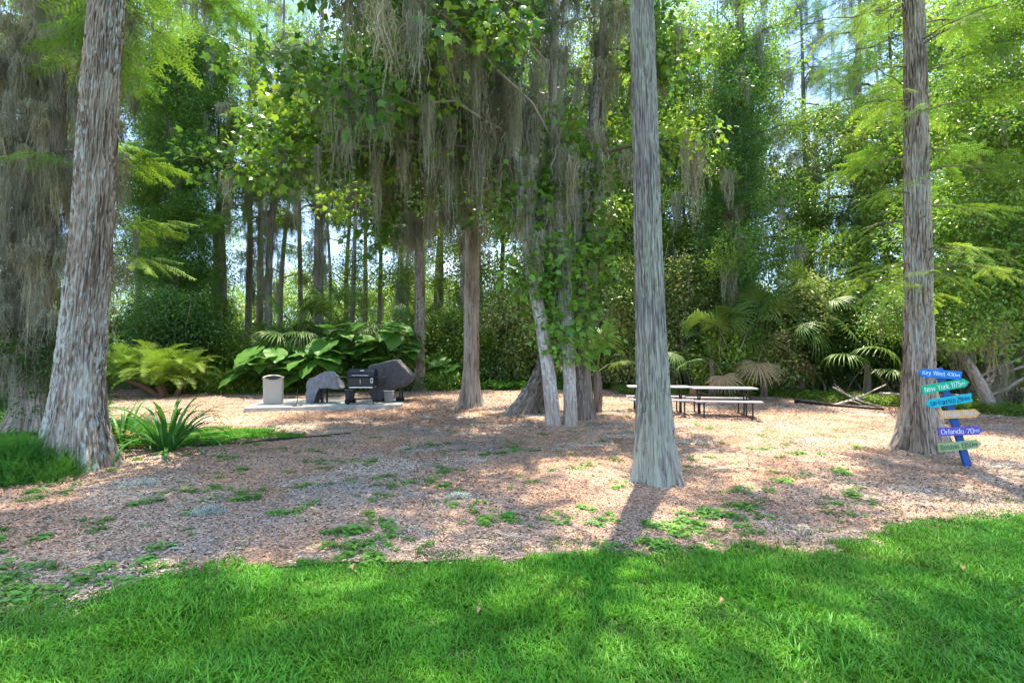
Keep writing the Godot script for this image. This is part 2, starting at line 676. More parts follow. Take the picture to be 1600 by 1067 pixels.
# a pinnate frond arching out from AT; lift: how steeply it starts, in radians
func frond(s: Shape, at: Vector3, out: Vector3, len: float, lift: float, pairs: int, leaflet: float, wide: float, y: float, sag := 0.95, vee := 0.1, hang_down := 0.28) -> void:
	var side := Vector3(-out.z, 0, out.x)
	var pts := PackedVector3Array()
	var rad := PackedFloat32Array()
	var q := at
	var n := 8
	var dirs := []
	for j in n + 1:
		var t := float(j) / n
		pts.append(q)
		rad.append(lerpf(0.009, 0.002, t) * clampf(len, 0.3, 1.4))
		var a := lift - sag * 1.6 * t * t - sag * 0.35 * t
		var d := out * cos(a) + Vector3.UP * sin(a)
		dirs.append(d)
		q += d * len / n
	s.tone = Color(y * 1.25, y, y * 0.8)
	s.tube(pts, rad, 3, false)
	for k in pairs:
		var t := 0.12 + 0.86 * (k + 0.5) / pairs
		var f := t * n
		var j := mini(int(f), n - 1)
		var b := pts[j].lerp(pts[j + 1], f - j)
		var d: Vector3 = dirs[j]
		var up := side.cross(d).normalized()
		if up.y < 0:
			up = -up
		var long := leaflet * sin(PI * clampf(t * 0.86 + 0.16, 0.0, 1.0)) * rnd(0.85, 1.1) + leaflet * 0.2
		for e in [-1.0, 1.0]:
			var g := rnd(0.85, 1.15) * y
			s.tone = Color(g * rnd(0.95, 1.15), g, g * 0.85)
			var ld: Vector3 = (side * e + d * rnd(0.55, 0.8) + up * (vee + rnd(-0.12, 0.12))).normalized()
			var tip := b + ld * long - Vector3(0, long * hang_down, 0)
			var mid := b + ld * long * 0.5
			var w := d * wide * 0.5
			var a0 := s.p(b - w * 0.5)
			var a1 := s.p(b + w * 0.5)
			var m0 := s.p(mid - w)
			var m1 := s.p(mid + w)
			var tp := s.p(tip)
			s.quad(a0, m0, m1, a1)
			s.tri(m0, tp, m1)


# a bottle-brush plume of very fine needles, along +y and bending
func fine_plume() -> ArrayMesh:
	var s := Shape.new()
	for k in 7:
		var out := Vector3(rnd(-1, 1), 0, rnd(-1, 1)).normalized()
		var len := rnd(0.28, 0.5)
		var lean := rnd(0.15, 0.7)
		for j in 46:
			var t := (j + 1.0) / 46.0
			var b := out * lean * len * t * t + Vector3(0, len * t * (1.0 - 0.3 * lean * t), 0)
			var y := rnd(0.7, 1.35)
			s.tone = Color(y * rnd(0.8, 1.2), y, y * 0.8)
			for e in 3:
				var d := (ball() + Vector3(0, 0.5, 0)).normalized()
				var w := d.cross(ball()).normalized() * 0.0022
				s.tri(s.p(b - w), s.p(b + d * rnd(0.02, 0.045) * (1.2 - t * 0.8)), s.p(b + w))
	return s.mesh()


func pick(kind: String) -> ArrayMesh:
	return L[kind][rng.randi_range(0, 2)]


# ---------------------------------------------------------------- trees
func along(path: PackedVector3Array, h: float) -> Vector3:
	for k in path.size() - 1:
		if h <= path[k + 1].y or k == path.size() - 2:
			var t := clampf((h - path[k].y) / (path[k + 1].y - path[k].y), 0, 1.3)
			var a := path[maxi(k - 1, 0)]
			var b := path[mini(k + 2, path.size() - 1)]
			var q := path[k].cubic_interpolate(path[k + 1], a, b, minf(t, 1.0))
			q.y = h
			return q
	return path[path.size() - 1]


# a trunk with buttress lobes and real bark ridges; PATH in the tree's own axes, its points rising
func trunk_shape(s: Shape, path: PackedVector3Array, r0: float, flare: float, reach: float, sides: int, fine_to: float, step: float, ridge: float, taper := 0.72, lobes := 5, seed_no := 1, rows := 12.0) -> void:
	var g := FastNoiseLite.new()
	g.seed = seed_no + 1
	g.frequency = 1.0
	var top := path[path.size() - 1].y
	var h := -0.15
	var rings := 0
	var first := s.v.size()
	while true:
		var t := clampf(h / top, 0, 1)
		var core := r0 * (1.0 - taper * t)
		var at := along(path, maxf(h, 0.0))
		at.y = h
		for k in sides + 1:
			var th := TAU * (k % sides) / sides
			var dx := cos(th)
			var dz := sin(th)
			var fl := flare * exp(-maxf(h, 0.0) / reach)
			var lobe := 0.5 + 0.5 * sin(th * lobes + seed_no + g.get_noise_2d(th, 2.0) * 2.0) if lobes > 0 else 0.5
			var r := core + fl * r0 * (0.45 + 0.9 * lobe) + core * 0.10 * g.get_noise_3d(dx * 0.9, h * 0.5, dz * 0.9)
			if ridge > 0.0:
				r += ridge * (bark_relief(dx, h, dz, r0, rows) - 0.6)
			s.p(at + Vector3(dx * r, 0, -dz * r), Vector2(float(k) / sides, h))
		rings += 1
		if h >= top:
			break
		h = minf(h + (step if h < fine_to else maxf(step, 0.4)), top)
	var w := sides + 1
	for j in rings - 1:
		for k in sides:
			var o := first + j * w + k
			s.quad(o, o + w, o + w + 1, o + 1)


# SPEC: see the calls. Adds limbs to TRUNK and fills CROWN and HANGING
func limbs(trunk: Shape, crown: Scatter, hanging: Scatter, path: PackedVector3Array, r0: float, spec: Dictionary) -> void:
	var top := path[path.size() - 1].y
	var n: int = spec.n
	var az := rnd(0, TAU)
	for k in n:
		var t := (k + rnd(0, 1)) / n
		var h: float = lerpf(spec.low, spec.high, t)
		az += 2.4 + rnd(-0.5, 0.5)
		var a: float = az
		if spec.has("towards") and rng.randf() < spec.get("bias", 0.5):
			a = spec.towards + rnd(-0.9, 0.9)
		if spec.has("avoid") and absf(angle_difference(a, spec.avoid)) < 1.0:
			a += 1.9 if angle_difference(a, spec.avoid) < 0.0 else -1.9
		var out := Vector3(cos(a), 0, sin(a))
		var len: float = lerpf(spec.long, spec.short, t) * rnd(0.7, 1.15)
		var elev: float = spec.get("rise", 0.3) + rnd(-0.2, 0.25)
		var droop: float = spec.get("droop", 0.25)
		var from := along(path, h)
		var pts := PackedVector3Array()
		var rad := PackedFloat32Array()
		var thick: float = maxf(0.012, r0 * (1.0 - 0.72 * h / top) * spec.get("thick", 0.38)) * rnd(0.7, 1.1)
		for j in 6:
			var f := j / 5.0
			pts.append(from + out * len * f + Vector3(0, len * f * sin(elev) - droop * len * f * f, 0) + ball() * len * 0.045 * minf(f * 3.0, 1.0))
			rad.append(lerpf(thick, 0.008, f))
		trunk.tone = Color(1, 1, 1)
		trunk.tube(pts, rad, 6, false)
		var clumps := int(len * spec.per_m * 0.38 * rnd(0.8, 1.2) + rng.randf())
		for j in clumps:
			var f := lerpf(spec.get("bare", 0.3), 1.05, sqrt(rng.randf()))
			var g := clampf(f * 5.0, 0.0, 4.999)
			var b := pts[int(g)].lerp(pts[int(g) + 1], g - int(g))
			var spread: float = spec.spread * (0.45 + 0.55 * (1.0 - f * 0.4)) * clampf(len * 0.4, 0.4, 1.4)
			var at := b + ball() * spread * Vector3(1, 0.6, 1)
			if j % 3 == 0:
				trunk.tube(PackedVector3Array([b, b.lerp(at, 0.55) + ball() * 0.05, at]), PackedFloat32Array([0.012, 0.008, 0.004]), 3, false)
			put_leaves(crown, at, out, spec)
		var mosses := int(len * spec.get("moss", 0.0) * 0.58 * rnd(0.6, 1.4) + rng.randf() * minf(1.0, spec.get("moss", 0.0)))
		for j in mosses:
			var g := clampf(rnd(0.1, 1.0) * 5.0, 0.0, 4.999)
			var b := pts[int(g)].lerp(pts[int(g) + 1], g - int(g)) + ball() * Vector3(0.3, 0.1, 0.3)
			put_moss(hanging, b, spec.get("moss_size", 1.0))


func put_leaves(crown: Scatter, at: Vector3, out: Vector3, spec: Dictionary) -> void:
	var size: float = spec.get("size", 1.0) * rnd(0.75, 1.25)
	var b: Basis
	if spec.leaf == "cypress":
		var d := out.rotated(Vector3.UP, rnd(-1.1, 1.1))
		d.y = rnd(-0.45, 0.12)
		d = d.normalized()
		var z := d.cross(Vector3.UP).normalized()
		b = Basis(d, z.cross(d), z).rotated(d, rnd(-0.5, 0.5))
	else:
		b = Basis.from_euler(Vector3(rnd(-0.6, 0.6), rnd(0, TAU), rnd(-0.6, 0.6)))
	crown.put(Transform3D(b.scaled(Vector3(size, size, size)), at), tinted(spec.color if rng.randf() < spec.get("main", 0.75) else spec.get("second", spec.color), 0.22, 0.08))


func put_moss(hanging: Scatter, at: Vector3, size: float) -> void:
	var k := lerpf(0.4, 1.6, rng.randf() * rng.randf() + 0.14) * size
	var w := rnd(0.4, 1.3)
	hanging.put(Transform3D(Basis(Vector3.UP, rnd(0, TAU)).scaled(Vector3(w, k, w * rnd(0.7, 1.3))), at + Vector3(0, rnd(-0.25, 0.12), 0)), tinted(Color(0.375, 0.37, 0.275), 0.25, 0.06))


# a whole tree: trunk with limbs, crown of leaf clumps, hanging moss, a coat of vine
func tree(called: String, label: String, group: String, at: Vector3, points: Array, r0: float, look: Dictionary) -> Node3D:
	var o := thing(called, label, "tree", at, group)
	var path := PackedVector3Array(points)
	var s := Shape.new()
	trunk_shape(s, path, r0, look.get("flare", 0.6), look.get("reach", 0.35), look.get("sides", 12), look.get("fine_to", 0.0), look.get("step", 0.35), look.get("ridge", 0.0), look.get("taper", 0.72), look.get("lobes", 5), look.get("seed", 1), look.get("rows", 12.0))
	var hanging := Scatter.new()
	var crowns := {}
	for spec in look.get("limbs", []):
		var key: String = spec.leaf
		if not crowns.has(key):
			crowns[key] = Scatter.new()
		limbs(s, crowns[key], hanging, path, r0, spec)
	part("trunk", s.mesh(), M[look.get("bark", "bark_far")], o)
	for key in crowns:
		if crowns[key].count:
			hang(crowns[key].node("crown", pick(key), M.soft_leaf if key == "cypress" else M.leaf), o)
	for q in look.get("trunk_moss", []):     # [from, to, count, size]
		for k in int(q[2] * 0.8):
			var h := rnd(q[0], q[1])
			var th := rnd(0, TAU)
			put_moss(hanging, along(path, h) + Vector3(cos(th), 0, sin(th)) * (r0 * (1.0 - 0.7 * h / path[path.size() - 1].y) + rnd(-0.05, q[4] if q.size() > 4 else 0.1)), q[3])
	if hanging.count:
		hang(hanging.node("hanging_moss", pick("moss"), M.moss), o)
	for q in look.get("vine", []):           # [from, to, radius, count, leaf, colour]
		var vine := Scatter.new()
		for k in int(q[3] * 0.4):
			var t := pow(rng.randf(), 0.85)
			var h := lerpf(q[0], q[1], t)
			var th := rnd(0, TAU)
			var bulge := 1.0 + 0.7 * patchy.get_noise_2d(h * 14.0 + at.x * 7.0, th * 9.0)
			var r: float = q[2] * (1.0 - 0.3 * t) * bulge * rnd(0.45, 1.05)
			vine.put(Transform3D(Basis.from_euler(Vector3(rnd(-0.5, 0.5), rnd(0, TAU), rnd(-0.5, 0.5))).scaled(Vector3.ONE * rnd(0.75, 1.2)), along(path, h) + Vector3(cos(th) * r, 0, sin(th) * r)), tinted(q[5], 0.28, 0.08))
		hang(vine.node("vine", pick(q[4]), M.leaf), o)
	return o


# a shrub: stems and a ragged mound of leaf clumps
func shrub(called: String, label: String, group: String, at: Vector3, wide: float, high: float, count: int, leaf: String, color: Color, second: Color, size := 1.0) -> Node3D:
	var o := thing(called, label, "shrub", at, group)
	var s := Shape.new()
	for k in 22:
		var e := Vector3(rnd(-0.5, 0.5) * wide, high * rnd(0.5, 1.15), rnd(-0.45, 0.45) * wide)
		var m := e * Vector3(rnd(0.2, 0.7), 0.5, rnd(0.2, 0.7)) + ball() * 0.25
		var thick := rnd(0.008, 0.032)
		s.tube(PackedVector3Array([Vector3(rnd(-0.3, 0.3) * wide, -0.1, rnd(-0.3, 0.3) * wide), m, m.lerp(e, 0.5) + ball() * 0.15, e]), PackedFloat32Array([thick, thick * 0.8, thick * 0.55, thick * 0.25]), 5, false)
	part("stems", s.mesh(), M.bark_maple, o).set_meta("kind", "stuff")
	var f := Scatter.new()
	var centres := []
	for k in 7:
		centres.append([Vector3(rnd(-0.36, 0.36) * wide, high * rnd(0.25, 0.8), rnd(-0.3, 0.3) * wide), rnd(0.25, 0.5)])
	for k in int(count * 0.4):
		var c: Array = centres[rng.randi_range(0, 6)]
		var q: Vector3 = c[0] + ball().normalized() * c[1] * Vector3(wide, high, wide) * 0.62 * pow(rng.randf(), 0.4)
		q.y = clampf(q.y, 0.08, high * 1.25)
		f.put(Transform3D(Basis.from_euler(Vector3(rnd(-0.6, 0.6), rnd(0, TAU), rnd(-0.6, 0.6))).scaled(Vector3.ONE * rnd(0.7, 1.25) * size), q), tinted(color if rng.randf() < 0.65 else second, 0.25, 0.08))
	hang(f.node("foliage", pick(leaf), M.leaf), o)
	return o


# ---------------------------------------------------------------- plants with large leaves: every leaf or frond is a part
func ear_leaf(curl: float) -> ArrayMesh:
	var s := Shape.new()
	var rows := 12
	for half in [-1.0, 1.0]:
		var first := s.v.size()
		for j in rows + 1:
			var x := lerpf(-0.30, 1.0, float(j) / rows)
			var t := clampf((x + 0.30) / 1.30, 0.001, 0.999)
			var w := 0.46 * pow(sin(PI * pow(t, 0.72)), 0.72)
			var inner := maxf(0.0, -x) * 0.30 if x < 0 else 0.0
			w = maxf(w, inner + 0.01)
			for k in 4:
				var f := k / 3.0
				var z := lerpf(inner, w, f)
				var y := -curl * x * x * 0.5 + 0.22 * z * (1.0 - z * 1.1) + 0.022 * sin(x * 17.0 + half) * f * f
				var tone := 1.0 + 0.12 * sin(x * 20.0) * f + (0.22 if k == 0 else 0.0)
				s.tone = Color(tone, tone, tone)
				s.p(Vector3(x, y, z * half))
		for j in rows:
			for k in 3:
				var o := first + j * 4 + k
				if half > 0:
					s.quad(o, o + 1, o + 5, o + 4)
				else:
					s.quad(o, o + 4, o + 5, o + 1)
	return s.mesh()


func elephant_ear(label: String, at: Vector3, count: int, high: float, spread: float, facing: float) -> void:
	var o := thing("elephant_ear_plant", label, "plant", at, "elephant ear plants behind the grills")
	for k in count:
		var a := facing + rnd(-1.9, 1.9)
		var out := Vector3(cos(a), 0, sin(a))
		var t := rng.randf()
		var tip := out * spread * rnd(0.25, 1.0) + Vector3(0, high * lerpf(0.4, 1.05, t), 0)
		var size := rnd(0.6, 1.1)
		var base := Vector3(rnd(-0.15, 0.15), -0.05, rnd(-0.15, 0.15))
		var s := Shape.new()
		s.tube(PackedVector3Array([base, base.lerp(tip, 0.5) + Vector3(0, 0.16 * high, 0) - out * 0.05, tip]), PackedFloat32Array([0.024, 0.017, 0.010]), 6, false)
		part("stalk", s.mesh(), M.ear_stalk, o)
		var d := (out + Vector3(rnd(-0.5, 0.5), rnd(-0.8, 0.15), rnd(0.0, 0.5))).normalized()
		var up := (Vector3.UP + ball() * 0.3).normalized()
		var z := d.cross(up).normalized()
		part("leaf", L.ear[rng.randi_range(0, 2)], M["ear_leaf_yellow" if size < 0.8 and rng.randf() < 0.07 else "ear_leaf"], o, Transform3D(Basis(d, z.cross(d), z).scaled(Vector3.ONE * size), tip))


# a palmetto fan on its stalk; the fan's middle at the origin, the stalk towards -x
func fan_leaf(sag: float, open: float) -> ArrayMesh:
	var s := Shape.new()
	s.tone = Color(1.1, 1.0, 0.8)
	s.tube(PackedVector3Array([Vector3(-0.95, -0.32, 0), Vector3(-0.45, -0.10, 0), Vector3(0.03, 0, 0)]), PackedFloat32Array([0.012, 0.010, 0.007]), 4, false)
	var n := 26
	for k in n:
		var th := lerpf(-open, open, (k + 0.5) / n) + rnd(-0.03, 0.03)
		var d := Vector3(cos(th), 0.12 * cos(th * 2.0), sin(th)).normalized()
		var len := rnd(0.52, 0.66) * (1.0 - 0.22 * absf(th) / open)
		var side := d.cross(Vector3.UP).normalized()
		var y := rnd(0.8, 1.2)
		s.tone = Color(y * rnd(0.95, 1.15), y, y * 0.85)
		var w := 0.036
		s.ribbon([d * 0.02, d * len * 0.5 - Vector3(0, sag * 0.04, 0), d * len * 0.82 - Vector3(0, sag * 0.15, 0), d * len - Vector3(0, sag * 0.34, 0)], [0.006, w, w * 0.6, 0.003], side, 0.22, Vector3.UP)
	return s.mesh()


func palmetto(label: String, group: String, at: Vector3, count: int, size: float, high: float, dead := 0) -> void:
	var o := thing("palmetto", label, "palm", at, group)
	var s := Shape.new()
	s.tube(PackedVector3Array([Vector3(0, -0.15, 0), Vector3(0.05, high * 0.5, 0.03), Vector3(0.02, high, 0)]), PackedFloat32Array([0.13, 0.11, 0.09]), 10)
	part("trunk", s.mesh(), M.bark_brown, o)
	var crown := Vector3(0.02, high, 0)
	for k in count + dead:
		var a := k * 2.4 + rnd(-0.3, 0.3)
		var lift := rnd(-0.35, 1.25) if k < count else rnd(-1.3, -0.7)
		var d := Vector3(cos(a) * cos(lift), sin(lift), sin(a) * cos(lift))
		var z := d.cross(Vector3.UP).normalized()
		var b := Basis(d, z.cross(d), z).rotated(d, rnd(-0.5, 0.5)).scaled(Vector3.ONE * size * rnd(0.85, 1.15))
		part("frond" if k < count else "dead_frond", L.fan[rng.randi_range(0, 2)], M["palmetto_leaf" if k < count else "dry_leaf"], o, Transform3D(b, crown + b * Vector3(0.95, 0.32, 0)))


func date_palm(at: Vector3) -> void:
	var o := thing("date_palm", "bushy low date palm with arching feathery fronds and reddish leaning stems", "palm", at)
	for q in [[Vector3(-0.95, 0.55, 0.4), Vector3(0.25, -0.1, 0.35)], [Vector3(-0.1, 0.62, 0.1), Vector3(0.2, -0.1, 0.1)], [Vector3(0.75, 0.5, -0.1), Vector3(0.5, -0.1, 0.12)], [Vector3(0.2, 0.35, 0.55), Vector3(0.3, -0.1, 0.4)]]:
		var s := Shape.new()
		var e: Vector3 = q[0]
		var b: Vector3 = q[1]
		var pts := PackedVector3Array()
		var rad := PackedFloat32Array()
		for j in 25:
			var t := j / 24.0
			pts.append(b.lerp(e, t) + Vector3(0, 0.10 * sin(PI * t), 0))
			rad.append((0.115 if j % 2 == 0 else 0.085) * (1.0 - 0.2 * t))
		s.tube(pts, rad, 10)
		part("stem", s.mesh(), M.palm_stem, o)
		for k in 34:
			var a := k * 2.4 + rnd(-0.3, 0.3)
			part("frond", L.date[rng.randi_range(0, 3)], M.date_leaf, o, Transform3D(Basis(Vector3.UP, a).scaled(Vector3.ONE * rnd(0.75, 1.1)), e + Vector3(0, 0.05, 0)))


func strap_leaf(len: float, lift: float, sag: float) -> ArrayMesh:
	var s := Shape.new()
	var pts := []
	var ws := []
	var q := Vector3.ZERO
	for j in 9:
		var t := j / 8.0
		pts.append(q)
		ws.append(0.058 * pow(1.0 - t, 0.55) * minf(1.0, 0.6 + t * 2.0) + 0.002)
		var a := lift - sag * (t * t * 1.3 + t * 0.2)
		q += Vector3(cos(a), sin(a), 0) * len / 8.0
	s.ribbon(pts, ws, Vector3(0, 0, 1), 0.2, Vector3.UP)
	return s.mesh()


func crinum(label: String, at: Vector3, count: int, size: float) -> void:
	var o := thing("crinum_lily", label, "plant", at, "strap-leaved lilies round the left tree")
	for k in count:
		var a := k * 2.4 + rnd(-0.4, 0.4)
		var b := Basis(Vector3.UP, a).rotated(Vector3.UP, rnd(-0.2, 0.2)).scaled(Vector3.ONE * size * rnd(0.8, 1.15))
		part("leaf", L.strap[rng.randi_range(0, 6)], M["strap_leaf_dry" if k % 13 == 12 else "strap_leaf"], o, Transform3D(b, Vector3(cos(-a), 0, sin(-a)) * rnd(0.02, 0.16)))


# ---------------------------------------------------------------- made things
func rod(s: Shape, a: Vector3, b: Vector3, r: float, sides := 8) -> void:
	s.tube(PackedVector3Array([a, b]), PackedFloat32Array([r, r]), sides)


func box_mesh(size: Vector3, t := Transform3D()) -> ArrayMesh:
	var s := Shape.new()
	s.box(size, t)
	return s.mesh(false)


func at(x: float, y: float, z: float) -> Transform3D:
	return Transform3D(Basis(), Vector3(x, y, z))


func picnic_table(label: String, where: Vector3, turn: float) -> void:
	var o := thing("picnic_table", label, "picnic table", where, "aluminium picnic tables", turn)
	var long := 1.58
	var plank := box_mesh(Vector3(long, 0.035, 0.235))
	for k in 3:
		part("table_plank", plank, M.aluminium, o, at(0, 0.742, (k - 1) * 0.243))
	for e in [-1, 1]:
		part("bench_plank", plank, M.aluminium, o, at(0, 0.435, e * 0.66))
	for e in [-1.0, 1.0]:
		var x: float = e * 0.57
		var f := Shape.new()
		rod(f, Vector3(x, 0.03, -0.66), Vector3(x, 0.03, 0.66), 0.021)
		rod(f, Vector3(x, 0.40, -0.74), Vector3(x, 0.40, 0.74), 0.021)
		rod(f, Vector3(x, 0.715, -0.34), Vector3(x, 0.715, 0.34), 0.018)
		for z in [-1.0, 1.0]:
			rod(f, Vector3(x, 0.03, z * 0.66), Vector3(x, 0.41, z * 0.66), 0.021)
			rod(f, Vector3(x, 0.03, z * 0.12), Vector3(x, 0.40, z * 0.08), 0.021)
			rod(f, Vector3(x, 0.40, z * 0.08), Vector3(x, 0.715, z * 0.28), 0.021)
		part("leg_frame", f.mesh(), M.steel, o)


# a draped sheet: PROFILE seen from the front, puffed to DEPTH, creased
func drape(profile: Array, depth: float, crease: float, seed_no: int) -> ArrayMesh:
	var f := FastNoiseLite.new()
	f.seed = seed_no
	f.frequency = 2.6
	f.fractal_type = FastNoiseLite.FRACTAL_RIDGED
	f.fractal_octaves = 2
	var c := Curve2D.new()
	for k in profile.size() + 1:
		var q: Vector2 = profile[k % profile.size()]
		var t: Vector2 = (profile[(k + 1) % profile.size()] - profile[(k - 1 + profile.size()) % profile.size()]) * 0.03
		c.add_point(q, -t, t)
	var n := 120
	var ring := []
	var mid := Vector2.ZERO
	for k in n:
		ring.append(c.sample_baked(c.get_baked_length() * k / n))
		mid += ring[k] / n
	var s := Shape.new()
	var half := [[0.0, 0.5], [0.16, 0.5], [0.32, 0.5], [0.48, 0.495], [0.64, 0.495], [0.80, 0.49], [0.91, 0.485], [0.975, 0.47], [1.0, 0.43], [1.0, 0.28], [1.0, 0.13]]
	var high := 0.0
	var peak := 0.0
	for q in ring:
		if q.y > high:
			high = q.y
			peak = q.x
	var rings := []
	for q in half:
		rings.append([q[0], -q[1] * depth])
	rings.append([1.0, 0.0])
	for k in half.size():
		var q: Array = half[half.size() - 1 - k]
		rings.append([q[0], q[1] * depth])
	var rows := rings.size()
	for j in rows:
		var shrink: float = rings[j][0]
		var z: float = rings[j][1]
		for k in n + 1:
			var q: Vector2 = ring[k % n]
			var d := q - mid
			var p3 := Vector3(mid.x + d.x * shrink, mid.y + d.y * shrink, z)
			# folds run down from the ridge; the cloth hangs in towards the middle between them
			var fall := high - p3.y
			var fan := (p3.x - peak) / (0.35 + fall) * 8.0 + p3.z * 5.0
			var w := (absf(sin(fan + f.get_noise_3d(p3.x * 0.5, p3.y * 0.4, p3.z * 0.5) * 1.6)) - 0.55) * crease * clampf(fall * 1.6, 0.12, 1.0) + f.get_noise_3d(p3.x * 1.4, p3.y * 1.1, p3.z * 1.4) * crease * 0.25
			var side := Vector3(d.x, d.y * 0.5, 0).normalized() * shrink * shrink
			s.p(p3 + (side + Vector3(0, 0, signf(z) * (1.2 - shrink))) * w, Vector2(float(k) / n, float(j) / rows))
	for j in rows - 1:
		for k in n:
			var o := j * (n + 1) + k
			s.quad(o, o + 1, o + n + 2, o + n + 1)
	return s.mesh()


func wheel(o: Node3D, where: Vector3, r: float) -> void:
	var s := Shape.new()
	var pts := PackedVector3Array()
	var rad := PackedFloat32Array()
	for q in [[-0.030, 0.62], [-0.032, 0.9], [-0.02, 1.0], [0.02, 1.0], [0.032, 0.9], [0.030, 0.62]]:
		pts.append(Vector3(0, 0, q[0]))
		rad.append(q[1] * r)
	s.tube(pts, rad, 22, false)
	var w := part("wheel", s.mesh(), M.rubber, o, Transform3D(Basis(), where))
	var h := Shape.new()
	h.tube(PackedVector3Array([Vector3(0, 0, -0.02), Vector3(0, 0, -0.01), Vector3(0, 0, 0.012), Vector3(0, 0, 0.03), Vector3(0, 0, 0.04)]), PackedFloat32Array([r * 0.64, r * 0.66, r * 0.66, r * 0.25, r * 0.2]), 18)
	part("hub", h.mesh(), M.black_metal, w)


func charcoal_grill(where: Vector3, turn: float) -> void:
	var o := thing("charcoal_grill", "black barrel charcoal grill with side shelves and wheels on concrete pad", "grill", where, "", turn)
	# firebox below, half-barrel lid above
	var s := Shape.new()
	s.box(Vector3(0.78, 0.27, 0.48), at(0, 0.66, 0))
	part("firebox", s.mesh(), M.black_metal, o)
	var lid := Shape.new()
	var n := 14
	for e in [-1.0, 1.0]:
		for k in n + 1:
			var th := PI * k / n
			lid.p(Vector3(e * 0.39, 0.805 + sin(th) * 0.235, cos(th) * 0.245))
	for k in n:
		lid.quad(k, k + 1, k + n + 2, k + n + 1)
	for e in [-1.0, 1.0]:
		var fan := []
		for k in n + 1:
			var th := PI * k / n
			fan.append(Vector3(e * 0.39, 0.805 + sin(th) * 0.235, cos(th) * 0.245))
		lid.outward(fan, Vector3(0, 0.85, 0))
	var lidp := part("lid", lid.mesh(), M.lid_blue_black, o)
	var h := Shape.new()
	rod(h, Vector3(-0.25, 0.845, 0.295), Vector3(0.25, 0.845, 0.295), 0.012)
	for e in [-1.0, 1.0]:
		rod(h, Vector3(e * 0.22, 0.845, 0.295), Vector3(e * 0.22, 0.86, 0.22), 0.008)
	part("handle", h.mesh(), M.bright_steel, lidp)
	part("thermometer", box_mesh(Vector3(0.11, 0.035, 0.02), Transform3D(Basis(Vector3.RIGHT, -0.75), Vector3(0.02, 0.985, 0.17))), M.bright_steel, lidp)
	var ch := Shape.new()
	ch.tube(PackedVector3Array([Vector3(-0.3, 1.0, -0.06), Vector3(-0.3, 1.12, -0.06), Vector3(-0.3, 1.13, -0.06)]), PackedFloat32Array([0.032, 0.032, 0.045]), 12)
	part("chimney", ch.mesh(), M.black_metal, lidp)
	for e in [-1.0, 1.0]:
		var sh := part("side_shelf", box_mesh(Vector3(0.34, 0.022, 0.42), at(e * 0.565, 0.79, 0)), M.black_metal, o)
		var b := Shape.new()
		rod(b, Vector3(e * 0.40, 0.56, 0.12), Vector3(e * 0.66, 0.78, 0.12), 0.008)
		part("bracket", b.mesh(), M.black_metal, sh)
	for q in [Vector2(-0.37, 0.22), Vector2(0.37, 0.22), Vector2(-0.37, -0.22), Vector2(0.37, -0.22)]:
		part("leg", box_mesh(Vector3(0.032, 0.56 if q.x > 0 else 0.5, 0.032), at(q.x, 0.28 if q.x > 0 else 0.31, q.y)), M.black_metal, o)
	part("lower_rack", box_mesh(Vector3(0.72, 0.02, 0.40), at(0, 0.15, 0)), M.black_metal, o)
	part("ash_tray", box_mesh(Vector3(0.72, 0.045, 0.42), at(0, 0.495, 0.0)), M.bright_steel, o)
	part("door_pull", box_mesh(Vector3(0.016, 0.12, 0.022), at(-0.01, 0.665, 0.253)), M.bright_steel, o)
	part("air_vent", box_mesh(Vector3(0.075, 0.14, 0.012), at(0.33, 0.70, 0.247)), M.bright_steel, o)
	part("vent_knob", box_mesh(Vector3(0.035, 0.075, 0.012), at(0.33, 0.705, 0.258)), M.black_metal, o)
	for e in [-1.0, 1.0]:
		wheel(o, Vector3(-0.37, 0.085, e * 0.27), 0.085)
	var ax := Shape.new()
	rod(ax, Vector3(-0.37, 0.085, -0.27), Vector3(-0.37, 0.085, 0.27), 0.01)
	part("axle", ax.mesh(), M.black_metal, o)


func bucket(label: String, where: Vector3, r: float, high: float, m: Material) -> void:
	var o := thing("bucket", label, "bucket", where, "buckets by the grills")
	var s := Shape.new()
	s.tube(PackedVector3Array([Vector3(0, 0.0, 0), Vector3(0, high, 0), Vector3(0, high, 0), Vector3(0, 0.02, 0)]), PackedFloat32Array([r * 0.82, r, r * 0.95, r * 0.78]), 24)
	part("pail", s.mesh(), m, o)
	var t := Shape.new()
	t.tube(PackedVector3Array([Vector3(0, high - 0.03, 0), Vector3(0, high - 0.03, 0), Vector3(0, high + 0.004, 0), Vector3(0, high + 0.004, 0)]), PackedFloat32Array([r * 0.99, r * 1.06, r * 1.06, r * 0.96]), 24, false)
	part("rim", t.mesh(), m, o)


